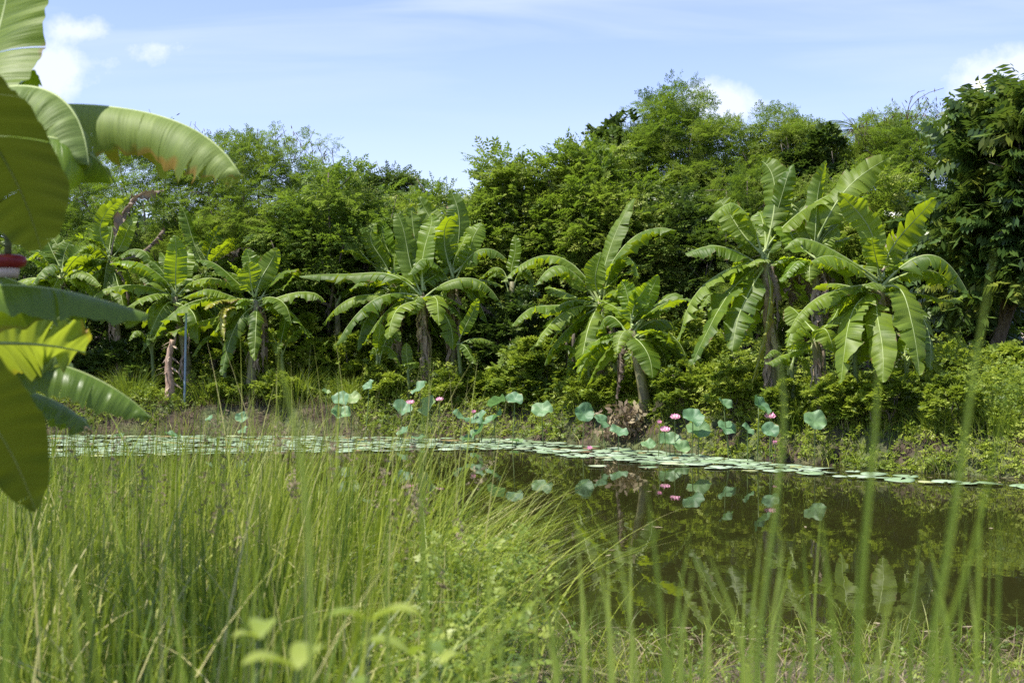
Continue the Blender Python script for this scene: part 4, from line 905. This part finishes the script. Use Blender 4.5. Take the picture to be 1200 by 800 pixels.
for a in ((322, 745, 2.1, 7, .07, 'blurred leafy weed at the bottom, left one of two tall sprouts'), (412, 725, 2.1, 6, .075, 'blurred leafy weed at the bottom, right one of two tall sprouts'), (372, 780, 1.9, 7, .07, 'blurred leafy sprout low between the two tall sprouts'),
          (468, 765, 2.4, 8, .08, 'blurred leafy weed at the bottom right of the two tall sprouts'), (535, 775, 2.8, 8, .08, 'leafy weed at the bottom beside the bare water edge')): leafy_stem(*a)

# ------------------------------------------------------------------ tufts, dry stem, pole, posts
def tuft(px, D, n, h, spread, label, matk='grass'):
    D = bD(px, 1.0)
    x0 = (px-CX)/FPX*D; z0 = float(H(x0, D)); x = rng.normal(0, spread*.25, n); y = rng.normal(0, spread*.25, n)
    v, f, r = blades(x, y, np.zeros(n)-.05, rng.uniform(.5, 1, n)*h, rng.uniform(.1, .9, n), np.arctan2(y, x)+rng.normal(0, .4, n), rng.uniform(.008, .014, n), rng.uniform(.2, .8, n), seg=6)
    o = link('grass_tuft', qmesh(v, f, r, world=False), M[matk]); o.location = (x0, D, z0)
    return tag(o, label, 'grass tuft', 'grass tufts on the far bank')
tuft(153, 33.6, 520, 1.15, .8, 'rounded green grass tuft at the left end of the far bank')
tuft(245, 34.0, 240, .9, .7, 'grass tuft beside the thin grey pole')
tuft(345, 32.9, 420, 1.2, .9, 'tall grass tuft on the bank left of the first lotus leaves')
tuft(410, 32.2, 300, 1.0, .9, 'grass tuft behind the leftmost raised lotus leaves')
tuft(935, 25.0, 300, .8, .8, 'grass tuft behind the lone lotus leaf on the right')
tuft(1100, 23.0, 260, .6, .8, 'grass tuft on the bank under the rightmost banana plant')
tuft(1175, 22.6, 300, .7, .8, 'grass tuft at the right end of the far bank')
tuft(690, 29.6, 260, .8, .8, 'thin grass tuft left of the leaning banana stem')
# dead banana stump
D = bD(196, .9); b_ = P(196, 462, D); b_[2] = float(H(b_[0], D))-.05; tp = P(201, 398, D)
root = empty('dead_banana_stem', (b_[0], D, b_[2]), 'broken pinkish brown dead stem standing beside the thin grey pole', 'dead stem')
t_ = np.linspace(0, 1, 14); p_ = b_+(tp-b_)*t_[:, None]; p_[:, 0] += .04*np.sin(t_*7)
mb = MB(); mb.add(*tube_data(p_, .13-.07*t_+.015*np.sin(t_*40), 10)); link('trunk', mb.mesh(True), plain_mat('dead_stem', (.2, .12, .08), (.5, .36, .27), .9, 6, .6, (2, 2, 1)), root)
mb = MB()
for k in range(22):
    a = p_[rng.integers(3, 14)]; d = norm(np.array([rng.normal(), -abs(rng.normal()), -.8])); L_ = rng.uniform(.15, .4); s = np.array([.03, 0, .01])
    mb.add([a, a+d*L_*.5+s, a+d*L_, a+d*L_*.5-s], [[0, 1, 2, 3]], rng.random())
link('dry_sheaths', mb.mesh(), M['sheath'], root)
D = bD(216, .7); b_ = P(216, 455, D); tp = P(218, 366, D); b_[2] = float(H(b_[0], D))-.1
root = empty('thin_pole', (b_[0], D, b_[2]), 'thin grey blue pole standing on the left bank', 'pole')
t_ = np.linspace(0, 1, 6); mb = MB(); mb.add(*tube_data(b_+(tp-b_)*t_[:, None], .028, 10)); link('pole', mb.mesh(True), plain_mat('grey_pole', (.17, .24, .3), (.24, .32, .38), .5, 4, .1), root)
mb = MB(); mb.add(*tube_data([tp, tp+[0, 0, .012], tp+[0, 0, .02]], [.034, .034, .02], 10)); link('cap', mb.mesh(True), plain_mat('pole_cap', (.12, .14, .16), (.16, .18, .2), .5), root)
def post(px, yt, D, r_, label):
    D = bD(px, 2.2); b_ = P(px, 450, D); b_[2] = float(H(b_[0], D))-.1; tp = P(px, yt, D)
    t_ = np.linspace(0, 1, 8); p_ = b_+(tp-b_)*t_[:, None]; v, f = tube_data(p_-b_, r_*(1+.1*np.sin(t_*9)), 8)
    mb = MB(); mb.add(v, f); o = link('fence_post', mb.mesh(True, world=False), M['bark']); o.location = b_.tolist(); tag(o, label, 'post', 'old posts behind the bank')
post(581, 392, 31.8, .07, 'dark old post in the gap between the central banana clumps')
post(664, 392, 31.0, .03, 'thin grey post left of the leaning banana stem clump, left of a pair')
post(672, 390, 31.0, .035, 'thin grey post left of the leaning banana stem clump, right of a pair')

# ------------------------------------------------------------------ lily pads
m, t = mat('lily_pad'); L = t.links.new
oi = nd(t, 'ShaderNodeObjectInfo'); at = nd(t, 'ShaderNodeAttribute', attribute_name='rnd'); ad = nd(t, 'ShaderNodeMath', operation='ADD'); L(oi.outputs['Random'], ad.inputs[0]); L(at.outputs['Fac'], ad.inputs[1])
fr = nd(t, 'ShaderNodeMath', operation='FRACT'); L(ad.outputs[0], fr.inputs[0])
c = ramp(t, fr.outputs[0], [(.0, (.22, .32, .16)), (.45, (.32, .43, .27)), (.88, (.42, .52, .37)), (.95, (.4, .4, .15)), (1.0, (.28, .2, .1))])
bs = nd(t, 'ShaderNodeBsdfPrincipled'); bs.inputs['Roughness'].default_value = .38; L(c, bs.inputs['Base Color']); o_ = nd(t, 'ShaderNodeOutputMaterial'); L(bs.outputs[0], o_.inputs[0])
M['pad'] = m
def pad_data(seed):
    r = np.random.default_rng(seed); k = 18; a = np.linspace(.18, 2*pi-.18, k)
    out = np.stack([np.cos(a), np.sin(a), np.zeros(k)], -1)*(1+.05*np.sin(a*3+seed)[:, None]); out[:, 2] = .05*np.maximum(0, np.sin(a*2+seed))+.02*r.random(k)
    inn = out*.55; inn[:, 2] = .0+.01*r.random(k); c0 = np.array([[0, 0, -.01]])
    low = out.copy(); low[:, 2] -= .02; low[:, :2] *= .985; lc = np.array([[0, 0, -.025]])
    v = np.concatenate([c0, inn, out, low, lc]); f = []
    for i_ in range(k-1): f.append([1+i_, 1+k+i_, 2+k+i_, 2+i_]); f.append([1+k+i_, 1+2*k+i_, 2+2*k+i_, 2+k+i_])
    for i_ in range(0, k-2, 2): f.append([0, 1+i_, 2+i_, 3+i_]); f.append([1+3*k, 3+2*k+i_, 2+2*k+i_, 1+2*k+i_])
    return v, np.array(f)
PADS = [pad_data(s) for s in range(6)]
padme = [qmesh(v, f, np.full(len(v), .13*i_), smooth=True, world=False) for i_, (v, f) in enumerate(PADS)]
fpx = [-60, 60, 350, 600, 700, 800, 900, 960]; ffy = [538, 537, 530, 527, 540, 546, 551, 555]
bby = [511, 511, 512, 515, 524, 533, 543, 549]
cand = []
tries = 0
grid = {}
while tries < 40000 and len(cand) < 1300:
    tries += 1
    px = rng.uniform(-40, 965); yf = np.interp(px, fpx, ffy); yb = np.interp(px, fpx, bby)
    Df = CAMZ*FPX/(yf-400); Db = CAMZ*FPX/(yb-400)
    D = rng.uniform(Df, Db); x = (px-CX)/FPX*D
    if D > far_s(x)+.05: continue
    # ragged front edge, a few gaps
    if D < Df+.5 and rng.random() < .5: continue
    if vnoise(x*2, D*2.6, 1.0, 5) > .34: continue
    rd = rng.uniform(.09, .24)
    key = (int(x//.6), int(D//.6)); ok = True
    for a in (-1, 0, 1):
        for b in (-1, 0, 1):
            for (qx, qy, qr) in grid.get((key[0]+a, key[1]+b), ()):
                if (qx-x)**2+(qy-D)**2 < ((qr+rd)*.8)**2: ok = False
    if not ok: continue
    grid.setdefault(key, []).append((x, D, rd)); cand.append((x, D, rd))
# the single row of pads along the right bank
for px, y in ((700, 547), (760, 549), (905, 553), (950, 556), (975, 555), (985, 559), (1010, 560), (1035, 561), (1055, 563), (1062, 559), (1088, 566), (1110, 566), (1135, 567), (1160, 568), (1196, 570), (1210, 571), (880, 553), (925, 548), (945, 550), (1000, 553), (840, 549), (1025, 556)):
    D = CAMZ*FPX/(y-400); x = (px-CX)/FPX*D; cand.append((x, D, rng.uniform(.12, .24)))
cand.sort(key=lambda c_: c_[1]-.8*(c_[0] > -3.4))
mb = MB()
for k, (x, D, rd) in enumerate(cand):
    vi = int(rng.integers(0, 6)); an = rng.uniform(0, 2*pi); z = .014+.006*(k % 3)
    if k < 296:
        o = bpy.data.objects.new('lily_pad', padme[vi]); COL.objects.link(o)
        if not padme[vi].materials: padme[vi].materials.append(M['pad'])
        o.location = (x, D, z); o.scale = (rd, rd, rd*.8); o.rotation_euler = (rng.normal(0, .025), rng.normal(0, .025), an)
        right = (x/D*FPX+CX) > 965
        tag(o, 'flat green lily pad floating in the loose row along the right bank' if right else 'round pale green lily pad floating in the crowded strip before the far bank', 'lily pad', 'lily pads in the row along the right bank' if right else 'lily pads floating in the crowded strip')
    else:
        v, f = PADS[vi]; v = v*[rd, rd, rd*.8]; c_, s_ = math.cos(an), math.sin(an)
        v = np.stack([v[:, 0]*c_-v[:, 1]*s_+x, v[:, 0]*s_+v[:, 1]*c_+D, v[:, 2]+z], -1); mb.add(v, f, rng.random())
if mb.n: tag(link('floating_pads', mb.mesh(True), M['pad']), 'farther floating lily pads filling the strip by the far bank', 'lily pads', kind='stuff')
print('PADS', len(cand))

n = 1500
x = rng.uniform(-1.5, 8, n); y = rng.uniform(9.5, 30, n); k_ = (y < far_s(x)-.1) & (y > near_s(x)+.1) & (rng.random(n) < np.clip(1.2-np.minimum(far_s(x)-y, (y-near_s(x)))*.6, .03, 1)); x, y = x[k_], y[k_]; n = len(x)
a = rng.uniform(0, 2*pi, n); Lg = rng.uniform(.015, .09, n); wd_ = rng.uniform(.006, .03, n); dx = np.stack([np.cos(a), np.sin(a), np.zeros(n)], -1); dy = np.stack([-np.sin(a), np.cos(a), np.zeros(n)], -1); c0 = np.stack([x, y, np.full(n, .007)], -1)
v = np.stack([c0-dx*Lg[:, None], c0-dy*wd_[:, None], c0+dx*Lg[:, None], c0+dy*wd_[:, None]], 1).reshape(-1, 3)
tag(link('floating_debris', foliage_mesh(v, np.repeat(rng.uniform(.2, 1.2, n), 4)), M['straw']), 'bits of leaf and straw floating on the dark pond water', 'debris', kind='stuff')
# ------------------------------------------------------------------ lotus leaves and flowers
m, t = mat('lotus_leaf'); L = t.links.new
uv = nd(t, 'ShaderNodeUVMap'); sp = nd(t, 'ShaderNodeSeparateXYZ'); L(uv.outputs[0], sp.inputs[0])
wv = nd(t, 'ShaderNodeMath', operation='MULTIPLY'); L(sp.outputs[0], wv.inputs[0]); wv.inputs[1].default_value = 20*2*pi
co = nd(t, 'ShaderNodeMath', operation='COSINE'); L(wv.outputs[0], co.inputs[0]); pw = nd(t, 'ShaderNodeMath', operation='POWER'); ab = nd(t, 'ShaderNodeMath', operation='ABSOLUTE'); L(co.outputs[0], ab.inputs[0]); L(ab.outputs[0], pw.inputs[0]); pw.inputs[1].default_value = 14
geo = nd(t, 'ShaderNodeNewGeometry'); no = nd(t, 'ShaderNodeTexNoise'); no.inputs['Scale'].default_value = 6; L(geo.outputs['Position'], no.inputs['Vector'])
c = ramp(t, no.outputs['Fac'], [(.3, (.07, .155, .07)), (.7, (.135, .25, .125))])
oi = nd(t, 'ShaderNodeObjectInfo'); cv = ramp(t, oi.outputs['Random'], [(0, (.7, .85, .75)), (.5, (1, 1, 1)), (.85, (1.25, 1.15, .9)), (1, (1.9, 1.3, .7))])
cm = nd(t, 'ShaderNodeMix', data_type='RGBA', blend_type='MULTIPLY'); cm.inputs[0].default_value = 1; L(c, cm.inputs[6]); L(cv, cm.inputs[7]); c = cm.outputs[2]
ed = nd(t, 'ShaderNodeMath', operation='ADD'); L(sp.outputs[1], ed.inputs[0]); L(no.outputs['Fac'], ed.inputs[1])
em = nd(t, 'ShaderNodeMapRange'); L(ed.outputs[0], em.inputs[0]); em.inputs[1].default_value = 1.52; em.inputs[2].default_value = 1.6
eb = nd(t, 'ShaderNodeMix', data_type='RGBA'); L(em.outputs[0], eb.inputs[0]); L(c, eb.inputs[6]); eb.inputs[7].default_value = (.25, .2, .06, 1); c = eb.outputs[2]
mx = nd(t, 'ShaderNodeMix', data_type='RGBA'); ml = nd(t, 'ShaderNodeMath', operation='MULTIPLY'); L(pw.outputs[0], ml.inputs[0]); ml.inputs[1].default_value = .7; L(ml.outputs[0], mx.inputs[0]); L(c, mx.inputs[6]); mx.inputs[7].default_value = (.3, .42, .24, 1)
bs = nd(t, 'ShaderNodeBsdfPrincipled'); bs.inputs['Roughness'].default_value = .55; L(mx.outputs[2], bs.inputs['Base Color'])
tr = nd(t, 'ShaderNodeBsdfTranslucent'); tr.inputs[0].default_value = (.2, .42, .12, 1); ms = nd(t, 'ShaderNodeMixShader'); ms.inputs[0].default_value = .25
L(bs.outputs[0], ms.inputs[1]); L(tr.outputs[0], ms.inputs[2]); o_ = nd(t, 'ShaderNodeOutputMaterial'); L(ms.outputs[0], o_.inputs[0]); M['lotus'] = m
def lotus_leaf_mesh(seed, cup):
    r = np.random.default_rng(seed); k, nr = 40, 7; a = np.linspace(0, 2*pi, k, endpoint=False); ph = r.uniform(0, 6, 4)
    V = [[0, 0, 0]]; U = [[0, 0]]
    for j in range(1, nr+1):
        q = j/nr
        rr = q*(1+.06*np.sin(a*2+ph[0])*q+.04*np.sin(a*5+ph[1])*q)
        z = cup*(q**1.6)*.55+q*q*(.10*np.sin(a*3+ph[2])+.07*np.sin(a*7+ph[3])+.05*np.sin(a*2))
        z = z-.45*np.maximum(0, q-.7)*(.5+.5*np.sin(a*4+ph[1]))*2
        V += np.stack([rr*np.cos(a), rr*np.sin(a), z], -1).tolist(); U += np.stack([a/(2*pi), np.full(k, q)], -1).tolist()
    f = []
    for j in range(nr-1):
        for i_ in range(k): b = 1+j*k; f.append([b+i_, b+k+i_, b+k+(i_+1) % k, b+(i_+1) % k])
    for i_ in range(0, k, 2): f.append([0, 1+i_, 1+i_+1, 1+(i_+2) % k])
    me = qmesh(np.array(V), np.array(f), uv=np.array(U), smooth=True, world=False); me.materials.append(M['lotus']); return me
LM = [lotus_leaf_mesh(s, c_) for s, c_ in ((1, .8), (2, .55), (3, 1.0), (4, .4), (5, .75), (6, 1.2))]
def lot_D(px): return float(np.interp(px, [150, 400, 560, 700, 800, 900, 960], [30.5, 29.8, 29.2, 27.2, 25.8, 24.6, 24.0]))
def stalk_mesh(L_, bx, by, r=.009):
    t_ = np.linspace(0, 1, 10); p = np.stack([bx*(1-t_)**2, by*(1-t_)**2, -L_*(1-t_)], -1); v, f = tube_data(p, r, 6)
    me = qmesh(v, f, smooth=True, world=False); me.materials.append(M['stalk']); return me
LL = [(400, 468, 21, 'upper left one of the three lotus leaves at the far left of the raised row'), (413, 467, 20, 'upper right one of the three lotus leaves at the far left of the raised row'), (399, 485, 22, 'lowest of the three lotus leaves at the far left of the raised row'),
      (432, 451, 16, 'small dark lotus leaf standing high left of the middle banana stem'), (492, 456, 24, 'tall lotus leaf at the foot of the shaggy banana stem'), (471, 481, 24, 'tilted lotus leaf just under the leftmost pink flower'),
      (503, 476, 26, 'round lotus leaf between two pink flowers'), (539, 489, 24, 'lotus leaf left of the small dark pink bud'), (583, 473, 24, 'dark backed lotus leaf topping the dense central bunch'), (561, 489, 22, 'lotus leaf on the left of the dense central bunch'),
      (579, 491, 26, 'widest lotus leaf in the dense central bunch'), (564, 505, 24, 'lowest lotus leaf of the dense central bunch'), (603, 468, 20, 'folded lotus leaf right of the dense central bunch'), (635, 480, 24, 'lone lotus leaf with a drooping rim in the centre of the bank'),
      (684, 485, 24, 'lotus leaf left of a touching pair below the leaning stem'), (705, 493, 22, 'smaller right leaf of the pair below the leaning stem'), (725, 507, 22, 'low lotus leaf beside the heap of dry leaves'),
      (785, 519, 26, 'low lotus leaf under the three pink flowers'), (812, 490, 26, 'upper lotus leaf right of the three pink flowers'), (819, 504, 30, 'large lotus leaf right of the three pink flowers'), (849, 475, 20, 'highest lotus leaf of the right hand group'),
      (852, 501, 26, 'round lotus leaf in the middle of the right hand group'), (876, 504, 17, 'small lotus leaf right of the round one in the right group'), (889, 477, 26, 'ragged lotus leaf touching the rightmost pink flower'), (903, 504, 20, 'lotus leaf below the rightmost pink flower'),
      (955, 493, 28, 'lone lotus leaf farthest to the right'), (799, 526, 20, 'lotus leaf lying on the water under the right group'), (472, 505, 16, 'small low lotus leaf by the left pink flowers'), (491, 514, 18, 'lotus leaf lying low on the pads by the middle'),
      (548, 517, 16, 'flat lotus leaf on the pads under the central bunch'), (605, 517, 16, 'folded lotus leaf on the pads right of the central bunch'), (246, 490, 12, 'narrow curled lotus leaf against the brown left bank'), (283, 490, 15, 'upper of two small lotus leaves on the left'),
      (285, 504, 14, 'lower of two small lotus leaves on the left'), (202, 511, 20, 'wide low lotus leaf on the left pad strip'), (382, 460, 10, 'tiny lotus leaf left of the whole raised row'), (140, 512, 12, 'little lotus leaf on the pads at the far left'), (760, 521, 18, 'lotus leaf on the water left of the three pink flowers')]
for k, (px, py, wpx, lb) in enumerate(LL):
    D = lot_D(px)+rng.uniform(-.3, .3); c_ = P(px, py, D); rad = wpx/FPX*D/2*1.0
    c_[2] = max(c_[2], .06)
    hgt = c_[2]
    root = empty('lotus_leaf', (c_[0], c_[1], 0), lb, 'lotus leaf', 'raised lotus leaves')
    o = bpy.data.objects.new('leaf_blade', LM[k % 6]); COL.objects.link(o); o.parent = root; o.location = (0, 0, hgt)
    tilt = .12 if hgt < .15 else rng.uniform(.45, 1.05)
    azm = rng.normal(0, .6)
    o.scale = (rad, rad, rad); o.rotation_euler = (tilt if k != 8 else -.6, rng.normal(0, .2), azm)
    s = bpy.data.objects.new('stalk', stalk_mesh(hgt+.3, rng.normal(0, .12), rng.normal(0, .1))); COL.objects.link(s); s.parent = root; s.location = (0, 0, hgt)
m, t = mat('petal'); L = t.links.new
uv = nd(t, 'ShaderNodeUVMap'); sp = nd(t, 'ShaderNodeSeparateXYZ'); L(uv.outputs[0], sp.inputs[0])
c = ramp(t, sp.outputs[1], [(0, (.88, .72, .75)), (.5, (.86, .52, .64)), (1, (.78, .3, .5))]); bs = nd(t, 'ShaderNodeBsdfPrincipled'); L(c, bs.inputs['Base Color']); bs.inputs['Roughness'].default_value = .5
tr = nd(t, 'ShaderNodeBsdfTranslucent'); L(c, tr.inputs[0]); ms = nd(t, 'ShaderNodeMixShader'); ms.inputs[0].default_value = .35; L(bs.outputs[0], ms.inputs[1]); L(tr.outputs[0], ms.inputs[2]); o_ = nd(t, 'ShaderNodeOutputMaterial'); L(ms.outputs[0], o_.inputs[0]); M['petal'] = m
def petal_mesh():
    n_ = 7; V = []; U = []
    for i_ in range(n_):
        u = i_/(n_-1); w_ = .62*math.sin(pi*min(1, u*.9+.08))**.7
        for s in (-1, 0, 1): V.append([s*w_*.5, .25*abs(s)*w_+.35*math.sin(u*1.9)*1.0-.0, u*1.0]); U.append([.5+s*.5, u])
    f = []
    for i_ in range(n_-1):
        for j in range(2): b = i_*3+j; f.append([b, b+1, b+4, b+3])
    me = qmesh(V, f, uv=np.array(U), smooth=True, world=False); me.materials.append(M['petal']); return me
PM = petal_mesh()
pod_m = plain_mat('seed_head', (.5, .45, .1), (.6, .5, .15), .6)
def flower(px, py, size, openness, label, tiltx=.3):
    D = lot_D(px)+rng.uniform(-.4, .3); c_ = P(px, py+3, D); c_[2] = max(c_[2], .05)
    size = size*.6; root = empty('lotus_flower', (c_[0], c_[1], 0), label, 'lotus flower', 'pink lotus flowers')
    s = bpy.data.objects.new('stalk', stalk_mesh(c_[2]+.3, rng.normal(0, .1), rng.normal(0, .1), .008)); COL.objects.link(s); s.parent = root; s.location = (0, 0, c_[2])
    hd = bpy.data.objects.new('seed_head', None)
    mb = MB(); mb.add(*tube_data([[0, 0, 0], [0, 0, size*.2], [0, 0, size*.3]], [size*.06, size*.15, size*.16], 10)); me = mb.mesh(True, world=False)
    h_ = link('seed_head', me, pod_m); h_.parent = root; h_.location = (0, 0, c_[2])
    for ring_, (n_, op, sc) in enumerate(((6, openness*.4, .85), (8, openness*.75, 1.0))):
        for k in range(n_):
            o = bpy.data.objects.new('petal', PM); COL.objects.link(o); o.parent = root; o.location = (0, 0, c_[2])
            sz = size*sc*rng.uniform(.9, 1.1); o.scale = (sz, sz, sz)
            from mathutils import Euler, Matrix
            e = Matrix.Rotation(tiltx, 3, 'X') @ Matrix.Rotation(k*2*pi/n_+ring_*.4, 3, 'Z') @ Matrix.Rotation(-op, 3, 'X')
            o.rotation_euler = e.to_euler()
flower(481, 469, .15, 1.1, 'pale pink lotus flower leftmost, beside the tilted lotus leaf')
flower(515, 465, .13, 1.3, 'pale pink lotus flower right of the shaggy banana stem')
flower(555, 481, .12, .3, 'small dark pink lotus bud near the dense central bunch')
flower(691, 528, .12, .5, 'small pink lotus bud just above the pads')
flower(773, 493, .10, .4, 'small bright pink bud left of the two open flowers')
flower(791, 486, .16, 1.2, 'open bright pink lotus flower, highest of the three')
flower(779, 501, .16, 1.1, 'open light pink lotus flower, lowest of the three')
flower(902, 485, .17, 1.2, 'bright pink lotus flower beside the ragged lotus leaf on the right')
flower(908, 516, .08, .5, 'faint pink bud low under the rightmost flower')

# dry leaf heap and mud mound on the bank edge
D = bD(738, .25); hx = (738-CX)/FPX*D
n = 260; x = rng.normal(0, .24, n); z = rng.random(n)**1.5*.6; y = rng.normal(0, .2, n)-(z-.3)*.4
v, r = place_sprigs([TPL['shrub'][0][:3], TPL['shrub'][1][:3]], np.stack([x, y, z], -1), norm(rng.standard_normal((n, 3))+[0, 0, -.6]), norm(rng.standard_normal((n, 3))+[0, -.6, .5]), rng.uniform(.08, .26, n), rng.uniform(.3, 1.1, n))
me = qmesh(v, np.arange(len(v)).reshape(-1, 4), r, world=False); o = link('dead_leaf_heap', me, M['straw']); o.location = (hx, D, max(0, float(H(hx, D))-.05)); tag(o, 'heap of dry tan leaves on the bank below the pale leaning banana stem', 'leaf heap', kind='stuff')
